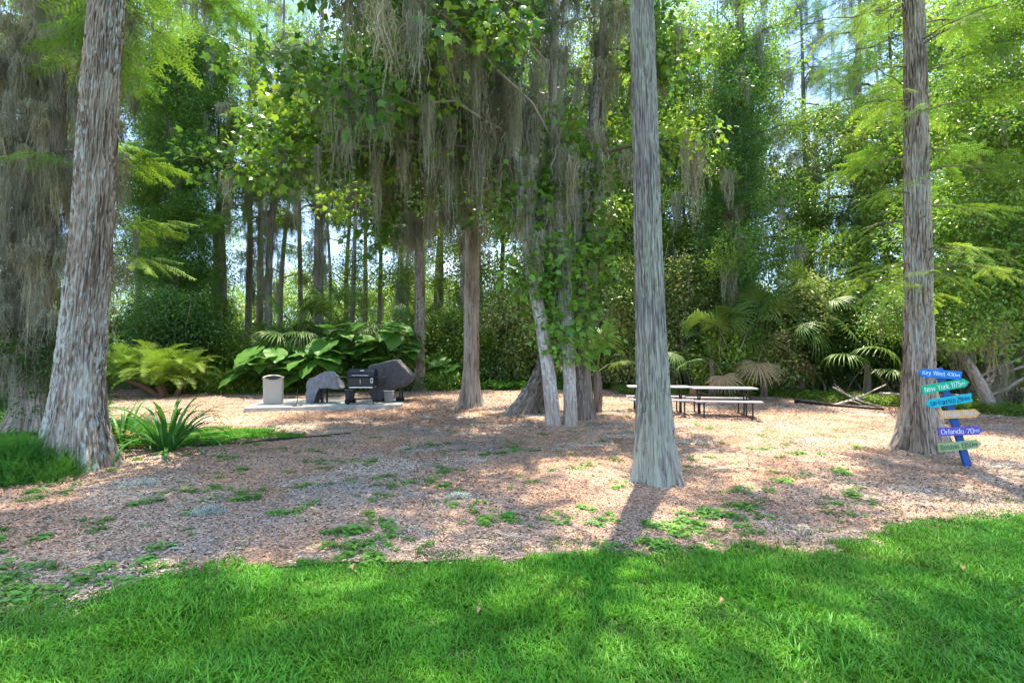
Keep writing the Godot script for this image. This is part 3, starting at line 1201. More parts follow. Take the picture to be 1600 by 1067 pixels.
func waste_bin(where: Vector3, turn: float) -> void:
	var o := thing("waste_bin", "beige square plastic waste bin with dark slate opening on the concrete", "bin", where, "", turn)
	var s := Shape.new()
	# a panelled box, wider at the top
	var rows := [[0.0, 0.245], [0.03, 0.255], [0.52, 0.268], [0.53, 0.262], [0.54, 0.268], [0.76, 0.275]]
	for j in rows.size():
		var r: float = rows[j][1]
		for k in 8:
			var cx: float = [1, 1, -1, -1, -1, -1, 1, 1][k] * r
			var cz: float = [1, 1, 1, 1, -1, -1, -1, -1][k] * r
			var b := 0.03
			match k:
				0: cz -= b
				1: cx -= b
				2: cx += b
				3: cz -= b
				4: cz += b
				5: cx += b
				6: cx -= b
				7: cz += b
			s.p(Vector3(cx, rows[j][0], cz))
	for j in rows.size() - 1:
		for k in 8:
			var a := j * 8 + k
			var b2 := j * 8 + (k + 1) % 8
			s.quad(a, b2, b2 + 8, a + 8)
	part("body", s.mesh(), M.beige_plastic, o)
	part("front_panel", box_mesh(Vector3(0.40, 0.70, 0.02), Transform3D(Basis(Vector3.RIGHT, 0.03), Vector3(0, 0.36, 0.262))), M.beige_plastic, o)
	part("side_panel", box_mesh(Vector3(0.02, 0.44, 0.40), at(0.262, 0.28, 0)), M.beige_plastic, o)
	var lid := Shape.new()
	var n := 16
	for j in 5:
		var t := j / 4.0
		for k in n + 1:
			var u := lerpf(-1, 1, float(k) / n)
			lid.p(Vector3(u * 0.285, 0.765 + 0.10 * (1.0 - u * u * 0.55) * sin(PI * (0.18 + 0.64 * t)) , lerpf(0.285, -0.285, t)))
	for j in 4:
		for k in n:
			var a := j * (n + 1) + k
			lid.quad(a, a + n + 1, a + n + 2, a + 1)
	part("lid", lid.mesh(), M.beige_plastic, o)
	part("collar", box_mesh(Vector3(0.57, 0.035, 0.57), at(0, 0.775, 0)), M.beige_plastic, o)
	var f := Shape.new()
	var ring := []
	for k in 13:
		var u := lerpf(-1, 1, k / 12.0)
		ring.append(Vector3(u * 0.235, 0.80 + 0.045 * (1.0 - u * u), 0.292))
	for k in 13:
		var u := lerpf(1, -1, k / 12.0)
		ring.append(Vector3(u * 0.235, 0.795 - 0.075 * (1.0 - u * u), 0.292))
	f.outward(ring.duplicate(), Vector3(0, 0.8, 0))
	for k in ring.size():
		var a: Vector3 = ring[k]
		var b: Vector3 = ring[(k + 1) % ring.size()]
		f.face([a, b, b - Vector3(0, 0, 0.04), a - Vector3(0, 0, 0.04)])
	part("opening_flap", f.mesh(), M.slate_plastic, o)


# a board pointed at one end, notched at the other; +x is where the point goes
func arrow_board(long: float, high: float) -> ArrayMesh:
	var s := Shape.new()
	var l := long * 0.5
	var h := high * 0.5
	var ring := [Vector2(-l, h), Vector2(l - h * 1.1, h * 1.02), Vector2(l, 0.0), Vector2(l - h * 1.1, -h), Vector2(-l + 0.006, -h * 0.98), Vector2(-l + h * 0.28, 0)]
	for z in [0.011, -0.011]:
		var m := s.p(Vector3(0, 0, z))
		var first := s.v.size()
		for q in ring:
			s.p(Vector3(q.x, q.y, z), Vector2(q.x, q.y))
		for k in 6:
			if z > 0:
				s.tri(m, first + k, first + (k + 1) % 6)
			else:
				s.tri(m, first + (k + 1) % 6, first + k)
	for k in 6:
		var a: Vector2 = ring[k]
		var b: Vector2 = ring[(k + 1) % 6]
		s.outward([Vector3(a.x, a.y, 0.011), Vector3(b.x, b.y, 0.011), Vector3(b.x, b.y, -0.011), Vector3(a.x, a.y, -0.011)], Vector3.ZERO)
	return s.mesh()


# hand lettering: single letters set unevenly
func letters(text: String, wide: float, high: float) -> ArrayMesh:
	var font := SystemFont.new()
	font.font_names = PackedStringArray(["Droid Sans"])
	font.font_italic = false
	var st := SurfaceTool.new()
	st.begin(Mesh.PRIMITIVE_TRIANGLES)
	var x := 0.0
	for ch in text:
		if ch == " ":
			x += 0.30
			continue
		var tm := TextMesh.new()
		tm.font = font
		tm.font_size = 64
		tm.pixel_size = 0.0155
		tm.depth = 0.06
		tm.text = ch
		var box := tm.get_aabb()
		var w := box.size.x
		var k := rnd(0.92, 1.12)
		var small := 0.72 if ch == "m" or ch == "i" and x > 3.0 else 1.0
		st.append_from(tm, 0, Transform3D(Basis(Vector3(0, 0, 1), rnd(-0.08, 0.08)).scaled(Vector3(k * small, rnd(0.95, 1.15) * small, 1)), Vector3(x + w * 0.5 * small - (box.position.x + w * 0.5) * k * small, rnd(-0.05, 0.05), 0)))
		x += w * small + 0.07
	var whole := st.commit()
	var bb := whole.get_aabb()
	var fit := SurfaceTool.new()
	fit.begin(Mesh.PRIMITIVE_TRIANGLES)
	var sx := wide / bb.size.x
	var sy := high / bb.size.y
	fit.append_from(whole, 0, Transform3D(Basis().scaled(Vector3(sx, sy, 0.05)), Vector3(-(bb.position.x + bb.size.x * 0.5) * sx, -(bb.position.y + bb.size.y * 0.5) * sy, 0)))
	return fit.commit()


func signpost() -> void:
	var foot := Vector3(6.73, land(6.73, -7.8), -7.8)
	var o := thing("signpost", "leaning blue post with six painted arrow boards beside the right-hand cypress", "signpost", foot)
	var head := Vector3(6.305, 1.47, -7.76) - foot
	var d := head.normalized()
	var zz := Vector3(0, 0, 1)
	var xx := d.cross(zz).normalized()
	part("post", box_mesh(Vector3(0.105, head.length() + 0.3, 0.045)), M.post_blue, o, Transform3D(Basis(xx, d, xx.cross(d)), d * (head.length() * 0.5 - 0.15)))
	for q in [
		["Key West 430mi", Vector2(6.617, 1.366), Vector2(5.97, 1.413), 0.125, Color(0.012, 0.17, 0.56), Color(0.62, 0.78, 0.86), "blue"],
		["New York 1175mi", Vector2(6.009, 1.151), Vector2(6.717, 1.273), 0.125, Color(0.012, 0.40, 0.20), Color(0.62, 0.80, 0.78), "green"],
		["San Francisco 2984mi", Vector2(6.757, 1.048), Vector2(6.07, 0.945), 0.125, Color(0.008, 0.43, 0.50), Color(0.01, 0.05, 0.24), "turquoise"],
		["Chicago 1140mi", Vector2(6.262, 0.791), Vector2(6.863, 0.819), 0.118, Color(0.62, 0.36, 0.14), Color(0.55, 0.60, 0.72), "orange"],
		["Orlando 70mi", Vector2(6.236, 0.544), Vector2(6.902, 0.572), 0.125, Color(0.13, 0.085, 0.36), Color(0.55, 0.68, 0.86), "purple"],
		["Boston 1350mi", Vector2(6.23, 0.311), Vector2(6.868, 0.376), 0.125, Color(0.27, 0.37, 0.16), Color(0.03, 0.10, 0.09), "olive green"],
	]:
		var a: Vector2 = q[1]
		var b: Vector2 = q[2]
		var m := (a + b) * 0.5
		var along_board := (b - a).normalized()
		var x3 := Vector3(along_board.x, along_board.y, 0)
		var y3 := Vector3(-along_board.y, along_board.x, 0)
		if y3.y < 0:
			y3 = -y3
		var name_of: String = q[6]
		var pm := mat("board_" + name_of, Color(1, 1, 1), 0.6)
		var c: Color = q[4]
		pm.albedo_texture = noise_tex(0.03, [[0.0, mixed(c, 0.75)], [0.5, c], [0.85, mixed(c, 1.15)], [1.0, c.lerp(Color(0.5, 0.45, 0.4), 0.35)]], 256, 71 + name_of.length())
		pm.uv1_triplanar = true
		pm.uv1_scale = Vector3(1.2, 5, 5)
		var board := part("arrow_board", arrow_board(a.distance_to(b), q[3]), pm, o, Transform3D(Basis(x3, y3, x3.cross(y3)), Vector3(m.x, m.y, -7.725) - foot))
		board.set_meta("label", name_of + " arrow board reading " + q[0])
		# the words always read left to right
		var flip := along_board.x < 0
		var word := part("lettering", letters(q[0], a.distance_to(b) * 0.84, 0.082), mat("letters_" + name_of, q[5], 0.6), board)
		word.transform = Transform3D(Basis(Vector3(-1 if flip else 1, 0, 0), Vector3(0, 1, 0), Vector3(0, 0, -1 if flip else 1)), Vector3(-0.012, 0, -0.0135 if flip else 0.0135))


func mixed(c: Color, k: float) -> Color:
	return Color(c.r * k, c.g * k, c.b * k)


func stick(called: String, label: String, group: String, pts: Array, r: float, m: Material, twigs := 0) -> void:
	var first: Vector3 = pts[0]
	var o := thing(called, label, "branch" if r > 0.012 else "twig", first, group)
	var c := Curve3D.new()
	for k in pts.size():
		var t: Vector3 = (pts[mini(k + 1, pts.size() - 1)] - pts[maxi(k - 1, 0)]) * 0.18
		c.add_point(pts[k] - first, -t, t)
	var path := PackedVector3Array()
	var rad := PackedFloat32Array()
	for k in 13:
		path.append(c.sample_baked(c.get_baked_length() * k / 12.0) + ball() * r * 0.5)
		rad.append(r * (1.0 - 0.6 * k / 12.0))
	var s := Shape.new()
	s.tube(path, rad, 7)
	for k in twigs:
		var b := path[rng.randi_range(3, 10)]
		var d := (ball() + Vector3(0, 0.3, 0)).normalized() * rnd(0.2, 0.6)
		s.tube(PackedVector3Array([b, b + d * 0.5 + ball() * 0.03, b + d]), PackedFloat32Array([r * 0.5, r * 0.35, r * 0.15]), 5)
	part("wood", s.mesh(), m, o)


# ---------------------------------------------------------------- the place
func _ready() -> void:
	rng.seed = 20240611
	# camera
	var cam := Camera3D.new()
	cam.name = "camera"
	add_child(cam)
	cam.position = Vector3(0, 1.6, 0)
	cam.rotation_degrees = Vector3(2.0, 0, 0)
	cam.fov = 66.1
	cam.near = 0.05
	cam.far = 400.0
	cam.current = true
	# sky
	var env := Environment.new()
	var sky := Sky.new()
	var sm := ProceduralSkyMaterial.new()
	sm.sky_top_color = Color(0.16, 0.265, 0.455).linear_to_srgb()
	sm.sky_horizon_color = Color(0.25, 0.345, 0.475).linear_to_srgb()
	sm.sky_curve = 0.18
	sm.sky_energy_multiplier = 1.0
	sm.ground_bottom_color = Color(0.12, 0.14, 0.08).linear_to_srgb()
	sm.ground_horizon_color = Color(0.35, 0.40, 0.34).linear_to_srgb()
	sm.sun_angle_max = 40.0
	sm.sun_curve = 0.3
	sm.sky_cover = noise_tex(0.006, [[0.0, Color(0, 0, 0)], [0.42, Color(0, 0, 0)], [0.62, Color(0.16, 0.16, 0.165)], [0.8, Color(0.4, 0.4, 0.4)], [1.0, Color(0.6, 0.6, 0.6)]], 1024, 77, 5)
	sm.sky_cover_modulate = Color(1, 1, 1)
	sky.sky_material = sm
	env.background_mode = Environment.BG_SKY
	env.sky = sky
	env.background_energy_multiplier = 1.0
	env.tonemap_mode = Environment.TONE_MAPPER_LINEAR
	env.tonemap_exposure = 5.2
	env.sdfgi_enabled = true
	env.ssao_enabled = true
	env.ssil_enabled = true
	var we := WorldEnvironment.new()
	we.name = "environment"
	we.environment = env
	add_child(we)
	# sun: high, beyond the wood, a little to the right
	var sun := DirectionalLight3D.new()
	sun.name = "sun"
	add_child(sun)
	sun.light_energy = 0.88
	sun.light_color = Color(1.0, 0.955, 0.87)
	sun.light_angular_distance = 0.53
	sun.shadow_enabled = true
	var elev := deg_to_rad(75.0)
	sun.look_at_from_position(Vector3.ZERO, Vector3(-0.313 * cos(elev), -sin(elev), 0.95 * cos(elev)), Vector3(0, 0, 1))

	bumps.seed = 5
	bumps.frequency = 0.55
	bumps.fractal_octaves = 3
	patchy.seed = 9
	patchy.frequency = 0.05
	lawn_edge = PackedVector2Array([Vector2(-16, 1.6), Vector2(-6, 2.75), Vector2(-3.26, 3.42), Vector2(-2.43, 3.86), Vector2(-1.2, 4.16), Vector2(0.72, 4.3), Vector2(2.48, 4.39), Vector2(3.11, 4.75), Vector2(4.12, 5.25), Vector2(5.39, 5.6), Vector2(9, 6.2), Vector2(18, 7.4)])
	far_lawn = PackedVector2Array([Vector2(-3.85, -10.75), Vector2(-4.6, -10.25), Vector2(-5.5, -9.8), Vector2(-7, -9.35), Vector2(-9, -9.1), Vector2(-16, -9.0), Vector2(-26, -10), Vector2(-26, -20.5), Vector2(-14.8, -19.2), Vector2(-13.4, -17.6), Vector2(-10.4, -13.4), Vector2(-8, -12.3), Vector2(-6.6, -11.8), Vector2(-5.3, -11.55), Vector2(-4.4, -11.1)])
	make_materials()
	mat("ear_leaf", Color(0.105, 0.245, 0.042), 0.42, 0.7)
	mat("ear_leaf_yellow", Color(0.42, 0.33, 0.03), 0.5, 0.7)
	mat("ear_stalk", Color(0.10, 0.20, 0.05), 0.5)
	mat("palmetto_leaf", Color(0.12, 0.21, 0.05), 0.4, 0.55)
	mat("dry_leaf", Color(0.33, 0.24, 0.15), 0.85, 0.4)
	mat("date_leaf", Color(0.26, 0.40, 0.07), 0.42, 0.65)
	mat("strap_leaf", Color(0.06, 0.19, 0.035), 0.38, 0.6)
	mat("strap_leaf_dry", Color(0.34, 0.26, 0.07), 0.7, 0.5)
	mat("palm_stem", Color(0.19, 0.105, 0.07), 0.9)
	mat("post_blue", Color(0.02, 0.085, 0.30), 0.55)
	mat("lid_blue_black", Color(0.02, 0.026, 0.038), 0.38)
	mat("driftwood", Color(0.42, 0.36, 0.30), 0.9)
	mat("fallen_leaf", Color(0.36, 0.22, 0.13), 0.8, 0.3)
	make_library()
	L.ear = [ear_leaf(0.25), ear_leaf(0.5), ear_leaf(0.12)]
	L.fan = [fan_leaf(0.5, 2.0), fan_leaf(0.9, 2.2), fan_leaf(1.3, 1.8)]
	L.date = []
	for k in 4:
		var s := Shape.new()
		frond(s, Vector3.ZERO, Vector3(1, 0, 0), 1.65, [1.35, 1.12, 0.85, 0.5][k], 58, 0.34, 0.011, 1.0, [0.85, 1.05, 1.1, 1.0][k], 0.3, 0.08)
		L.date.append(s.mesh())
	L.strap = []
	for k in 7:
		L.strap.append(strap_leaf(rnd(0.85, 1.15), [1.35, 1.2, 1.05, 0.9, 0.75, 0.55, 0.35][k], [1.0, 1.3, 1.1, 1.5, 1.2, 1.3, 1.0][k]))
	print("library ", Time.get_ticks_msec())

	ground()
	print("ground ", Time.get_ticks_msec())
	near_trees()
	print("near trees ", Time.get_ticks_msec())
	wood()
	print("wood ", Time.get_ticks_msec())
	undergrowth()
	print("undergrowth ", Time.get_ticks_msec())
	furniture()
	litter()
	print("done ", Time.get_ticks_msec())


func steps(spans: Array) -> PackedFloat32Array:
	var out := PackedFloat32Array()
	for q in spans:
		var a: float = q[0]
		while a < q[1] - 0.001:
			out.append(a)
			a += q[2]
	out.append(spans[spans.size() - 1][1])
	return out


func ground() -> void:
	var xs := steps([[-90.0, -16.0, 6.0], [-16.0, -9.0, 0.5], [-9.0, 9.0, 0.2], [9.0, 16.0, 0.5], [16.0, 90.0, 6.0]])
	var zs := steps([[-120.0, -24.0, 6.0], [-24.0, -15.0, 0.4], [-15.0, -1.0, 0.2], [-1.0, 12.0, 1.0]])
	var s := Shape.new()
	for z in zs:
		for x in xs:
			# bare grey sandy soil along the lawn's edge and in a few worn patches
			var near_edge := exp(-pow((-z - edge_at(x) - 0.35) / 0.55, 2)) * clampf(1.0 - absf(x + 0.3) / 5.0, 0.0, 1.0)
			var soil := clampf(near_edge * 1.5 * (0.55 + patchy.get_noise_2d(x * 22.0, z * 22.0) * 1.6), 0.0, 1.0)
			soil = maxf(soil, smooth(0.25, 0.5, patchy.get_noise_2d(x * 9.0 + 50.0, z * 9.0)) * 0.5)
			s.tone = Color(1, 1, 1).lerp(Color(0.60, 0.66, 0.72), soil)
			s.p(Vector3(x, land(x, z), z), Vector2(x, z))
	var w := xs.size()
	for j in zs.size() - 1:
		for k in w - 1:
			var o := j * w + k
			s.quad(o, o + 1, o + w + 1, o + w)
	part("ground", s.mesh(), M.mulch, self).set_meta("kind", "structure")
	# lawns: sheets cut to their outlines, a little above the ground
	var front := PackedVector2Array()
	var x := -15.5
	while x <= 17.5:
		front.append(Vector2(x, -edge_at(x)))
		x += 0.1
	front.append(Vector2(17.5, 9))
	front.append(Vector2(-15.5, 9))
	lawn_sheet("lawn", front, 0.5)
	lawn_sheet("lawn", far_lawn, 0.5)
	var g := Scatter.new()
	# front lawn: dense where the camera stands, thinner out to the sides
	for k in 77 * 28:
		var px := -8.0 + (k % 77) * 0.221 + rnd(-0.1, 0.1)
		var pz := -7.0 + (k / 77) * 0.221 + rnd(-0.1, 0.1)
		if -pz > edge_at(px) - 0.10 or absf(px) > -pz * 1.15 + 1.6:
			continue
		put_grass(g, px, pz, 1.0)
	for k in 900:
		var px := rnd(-15.0, 16.0)
		var pz := rnd(-7.4, 7.0)
		if -pz > edge_at(px):
			continue
		put_grass(g, px, pz, 1.5)
	var a := g.node("grass", L.grass[0], M.grass)
	tag(a, "bright green mown grass of the lawn in the foreground", "grass")
	hang(a, self)
	var g2 := Scatter.new()
	for k in 1500:
		var px := rnd(-22.0, -3.8)
		var pz := rnd(-20.5, -9.0)
		if Geometry2D.is_point_in_polygon(Vector2(px, pz), far_lawn):
			put_grass(g2, px, pz, 1.15)
	var b := g2.node("grass", L.grass[1], M.grass)
	tag(b, "strip of short green grass beyond the strap-leaved lilies at left", "grass")
	hang(b, self)


func put_grass(g: Scatter, x: float, z: float, size: float) -> void:
	var k := size * rnd(0.75, 1.2) * (1.0 + 0.35 * patchy.get_noise_2d(x * 20.0, z * 20.0))
	var dry := smooth(0.28, 0.5, patchy.get_noise_2d(x * 34.0 + 90.0, z * 34.0))
	var c := Color(0.088, 0.28, 0.020).lerp(Color(0.19, 0.29, 0.04), dry * 0.5)
	var n := patchy.get_noise_2d(x * 12.0, z * 12.0 + 40.0)
	c = Color(c.r * (1.0 + n * 0.5), c.g * (1.0 + n * 0.25), c.b)
	g.put(Transform3D(Basis(Vector3.UP, rnd(0, TAU)).scaled(Vector3(size, k, size)), on_land(x, z, 0.004)), tinted(c, 0.2, 0.1))


func lawn_sheet(called: String, outline: PackedVector2Array, cell: float) -> void:
	var s := Shape.new()
	var box := Rect2(outline[0], Vector2.ZERO)
	for q in outline:
		box = box.expand(q)
	var x := box.position.x
	while x < box.end.x:
		var z := box.position.y
		while z < box.end.y:
			var sq := PackedVector2Array([Vector2(x, z), Vector2(x + cell, z), Vector2(x + cell, z + cell), Vector2(x, z + cell)])
			for poly in Geometry2D.intersect_polygons(sq, outline):
				var idx := Geometry2D.triangulate_polygon(poly)
				var first := s.v.size()
				for q in poly:
					s.p(Vector3(q.x, land(q.x, q.y) + 0.012, q.y), q)
				for k in range(0, idx.size(), 3):
					var p0: Vector2 = poly[idx[k]]
					var p1: Vector2 = poly[idx[k + 1]]
					var p2: Vector2 = poly[idx[k + 2]]
					if (p1 - p0).cross(p2 - p0) > 0:
						s.tri(first + idx[k], first + idx[k + 1], first + idx[k + 2])
					else:
						s.tri(first + idx[k], first + idx[k + 2], first + idx[k + 1])
			z += cell
		x += cell
	part(called, s.mesh(), M.lawn_soil, self).set_meta("kind", "structure")


func near_trees() -> void:
	var green := Color(0.065, 0.14, 0.024)
	var lime := Color(0.16, 0.25, 0.035)
	var cyp := Color(0.10, 0.20, 0.035)
	var cyp_light := Color(0.16, 0.27, 0.04)
	# the three bare cypress trunks that stand in the clearing
	tree("cypress_tree", "thick grey cypress with lichen patches and flared base beside the lilies", "", on_land(-6.34, -7.66), [Vector3(0, 0, 0), Vector3(0.06, 1.5, 0.03), Vector3(0.18, 3.1, 0.05), Vector3(0.43, 6.8, 0.2), Vector3(0.7, 12, 0.2), Vector3(0.8, 18, 0.0)], 0.29,
		{"flare": 0.85, "reach": 0.55, "sides": 150, "fine_to": 7.2, "step": 0.032, "ridge": 0.055, "rows": 11.0, "taper": 0.85, "lobes": 6, "seed": 11, "bark": "bark_lichen", "limbs": [
			{"leaf": "cypress", "n": 22, "low": 8.6, "high": 17.5, "long": 4.6, "short": 1.2, "per_m": 9.0, "spread": 0.55, "rise": 0.15, "droop": 0.2, "color": cyp, "second": cyp_light, "moss": 1.2, "size": 1.3}]})
	tree("cypress_tree", "straight grey-green cypress trunk in front of the picnic tables", "", on_land(1.88, -6.87), [Vector3(0, 0, 0), Vector3(-0.04, 1.5, 0), Vector3(-0.08, 3, 0), Vector3(-0.14, 6.4, 0), Vector3(-0.2, 11, -0.1), Vector3(-0.1, 17, -0.2)], 0.205,
		{"flare": 0.62, "reach": 0.5, "sides": 128, "fine_to": 6.8, "step": 0.03, "ridge": 0.034, "rows": 20.0, "taper": 0.8, "lobes": 5, "seed": 23, "bark": "bark_grey_green", "limbs": [
			{"leaf": "cypress", "n": 24, "low": 9.0, "high": 16.5, "long": 3.6, "short": 1.2, "per_m": 8.0, "spread": 0.5, "rise": 0.15, "droop": 0.2, "color": cyp, "second": cyp_light, "moss": 1.2, "size": 1.3}]})
	tree("cypress_tree", "tan-grey cypress with feathery low green sprays behind the leaning signpost", "", on_land(6.84, -8.85), [Vector3(0, 0, 0), Vector3(0.02, 1.5, 0), Vector3(0.06, 3.3, 0), Vector3(0.1, 7.8, 0), Vector3(0.0, 12, 0), Vector3(0, 17, 0)], 0.212,
		{"flare": 1.0, "reach": 0.5, "sides": 140, "fine_to": 8.4, "step": 0.034, "ridge": 0.055, "rows": 12.0, "taper": 0.75, "lobes": 5, "seed": 37, "bark": "bark_tan", "limbs": [
			{"leaf": "cypress", "n": 8, "low": 2.6, "high": 3.4, "long": 1.15, "short": 0.9, "per_m": 8.0, "spread": 0.28, "rise": 0.1, "droop": 0.2, "thick": 0.08, "color": Color(0.22, 0.33, 0.05), "second": cyp_light, "bare": 0.2, "size": 0.62},
			{"leaf": "cypress", "n": 22, "low": 3.9, "high": 8.2, "long": 0.9, "short": 1.0, "per_m": 14.0, "spread": 0.3, "rise": 0.12, "droop": 0.18, "thick": 0.1, "color": cyp, "second": cyp_light, "bare": 0.2, "size": 0.62},
			{"leaf": "cypress", "n": 4, "low": 6.0, "high": 7.6, "long": 1.6, "short": 1.6, "per_m": 9.0, "spread": 0.3, "rise": 0.12, "droop": 0.18, "thick": 0.1, "color": cyp_light, "bare": 0.2, "size": 0.7},
			{"leaf": "cypress", "n": 9, "low": 9.0, "high": 16.5, "long": 2.4, "short": 1.0, "per_m": 8.0, "spread": 0.5, "rise": 0.15, "droop": 0.2, "color": cyp, "second": cyp_light, "moss": 0.6, "size": 1.2}]})
	# the old maple clump on its mound
	var vine := Color(0.10, 0.20, 0.03)
	tree("maple_tree", "leaning pale-barked maple stem on the left of the central clump", "maple clump in the middle", on_land(0.86, -10.87), [Vector3(0, 0, 0), Vector3(-0.10, 1.0, 0), Vector3(-0.26, 2.2, 0), Vector3(-0.45, 3.1, 0), Vector3(-0.7, 5, 0.1), Vector3(-1.3, 8, 0.4), Vector3(-1.7, 11.5, 0.8)], 0.15,
		{"flare": 0.12, "reach": 0.25, "sides": 40, "fine_to": 4.0, "step": 0.05, "ridge": 0.012, "taper": 0.6, "lobes": 3, "seed": 41, "bark": "bark_maple", "trunk_moss": [[4.0, 8.5, 34, 1.4, 0.3]], "vine": [[2.3, 5.4, 0.34, 30, "maple", vine]], "limbs": [
			{"leaf": "maple", "n": 15, "low": 5.4, "high": 11.4, "long": 4.9, "short": 2.4, "per_m": 6.8, "spread": 0.85, "rise": 0.32, "droop": 0.35, "color": green, "second": lime, "moss": 4.6, "moss_size": 1.5, "avoid": 1.2, "towards": 2.6, "bias": 0.62, "bare": 0.25},
			{"leaf": "maple", "n": 5, "low": 5.0, "high": 6.2, "long": 5.0, "short": 4.6, "per_m": 6.0, "spread": 0.7, "rise": 0.2, "droop": 0.22, "color": green, "second": lime, "moss": 4.5, "moss_size": 1.5, "avoid": 1.2, "towards": 2.9, "bias": 0.9}]})
	tree("maple_tree", "straight smooth grey maple stem at the front of the central clump", "maple clump in the middle", on_land(1.22, -10.92), [Vector3(0, 0, 0), Vector3(-0.04, 1.2, 0), Vector3(-0.15, 2.9, 0), Vector3(-0.3, 5, -0.1), Vector3(-0.3, 8.5, -0.2), Vector3(0.1, 13, 0)], 0.135,
		{"flare": 0.12, "reach": 0.25, "sides": 40, "fine_to": 4.0, "step": 0.05, "ridge": 0.010, "taper": 0.55, "lobes": 3, "seed": 43, "bark": "bark_maple", "trunk_moss": [[3.6, 9.5, 55, 1.6, 0.5]], "vine": [[1.45, 6.6, 0.40, 84, "maple", vine]], "limbs": [
			{"leaf": "maple", "n": 20, "low": 5.4, "high": 12.6, "long": 5.2, "short": 2.2, "per_m": 6.8, "spread": 0.85, "rise": 0.35, "droop": 0.35, "color": green, "second": lime, "moss": 4.4, "moss_size": 1.55, "bare": 0.25, "avoid": 1.2, "towards": 2.6, "bias": 0.7}]})
	tree("maple_tree", "brown rough maple stem at the right rear of the central clump", "maple clump in the middle", on_land(1.62, -11.6), [Vector3(0, 0, 0), Vector3(-0.05, 1.0, 0), Vector3(-0.08, 2.3, 0), Vector3(0.05, 5, 0), Vector3(0.5, 9, -0.3), Vector3(0.9, 12.5, -0.4)], 0.165,
		{"flare": 0.5, "reach": 0.3, "sides": 40, "fine_to": 4.0, "step": 0.05, "ridge": 0.022, "taper": 0.6, "lobes": 4, "seed": 47, "bark": "bark_brown", "trunk_moss": [[3.4, 9.0, 40, 1.5, 0.4]], "vine": [[1.8, 6.0, 0.40, 52, "maple", Color(0.07, 0.15, 0.02)]], "limbs": [
			{"leaf": "maple", "n": 11, "low": 5.6, "high": 12.2, "long": 3.0, "short": 1.8, "per_m": 6.5, "spread": 0.85, "rise": 0.4, "droop": 0.35, "color": green, "second": lime, "moss": 2.6, "moss_size": 1.4, "bare": 0.3, "avoid": 1.2, "towards": -0.7, "bias": 0.8}]})
	tree("old_stump", "hollow broad-footed old trunk leaning behind the central maple stems", "", on_land(0.45, -12.7), [Vector3(-0.15, 0, 0), Vector3(0.05, 0.5, 0), Vector3(0.25, 1.0, 0), Vector3(0.36, 1.55, 0.02)], 0.27,
		{"flare": 0.85, "reach": 0.32, "sides": 80, "fine_to": 2.0, "step": 0.03, "ridge": 0.10, "taper": 0.62, "lobes": 5, "seed": 53, "bark": "bark_brown"})
	tree("oak_tree", "straight brown trunk left of the central clump, moss about its top", "", on_land(-1.22, -15.4), [Vector3(0, 0, 0), Vector3(0.03, 2, 0), Vector3(0.02, 5.8, 0), Vector3(-0.1, 9, 0), Vector3(0, 14, 0)], 0.235,
		{"flare": 0.9, "reach": 0.35, "sides": 60, "fine_to": 7.0, "step": 0.07, "ridge": 0.022, "taper": 0.45, "lobes": 5, "seed": 59, "bark": "bark_tan", "trunk_moss": [[5.2, 10.0, 50, 1.6, 0.45]], "limbs": [
			{"leaf": "broad", "n": 20, "low": 6.5, "high": 13.5, "long": 4.2, "short": 1.6, "per_m": 8.0, "spread": 0.8, "rise": 0.3, "droop": 0.3, "color": green, "second": lime, "moss": 2.8, "moss_size": 1.5}]})
	tree("oak_tree", "slender brown trunk just behind the covered grill, one dead limb to the left", "", on_land(-3.58, -20.2), [Vector3(0, 0, 0), Vector3(0.02, 3, 0), Vector3(-0.03, 8, 0), Vector3(0.1, 12, 0), Vector3(0, 16, 0)], 0.215,
		{"flare": 0.7, "reach": 0.35, "sides": 40, "fine_to": 6.0, "step": 0.09, "ridge": 0.018, "taper": 0.45, "lobes": 4, "seed": 61, "bark": "bark_brown", "trunk_moss": [[6.5, 11.0, 30, 1.6, 0.4]], "limbs": [
			{"leaf": "broad", "n": 2, "low": 5.8, "high": 6.2, "long": 1.9, "short": 1.8, "per_m": 1.0, "spread": 0.3, "rise": 0.3, "droop": 0.15, "towards": 3.1, "bias": 1.0, "color": green, "moss": 5.0, "moss_size": 1.3},
			{"leaf": "broad", "n": 18, "low": 8.0, "high": 15.5, "long": 4.2, "short": 1.6, "per_m": 7.0, "spread": 0.8, "rise": 0.3, "droop": 0.3, "color": green, "second": lime, "moss": 2.5, "moss_size": 1.4}]})
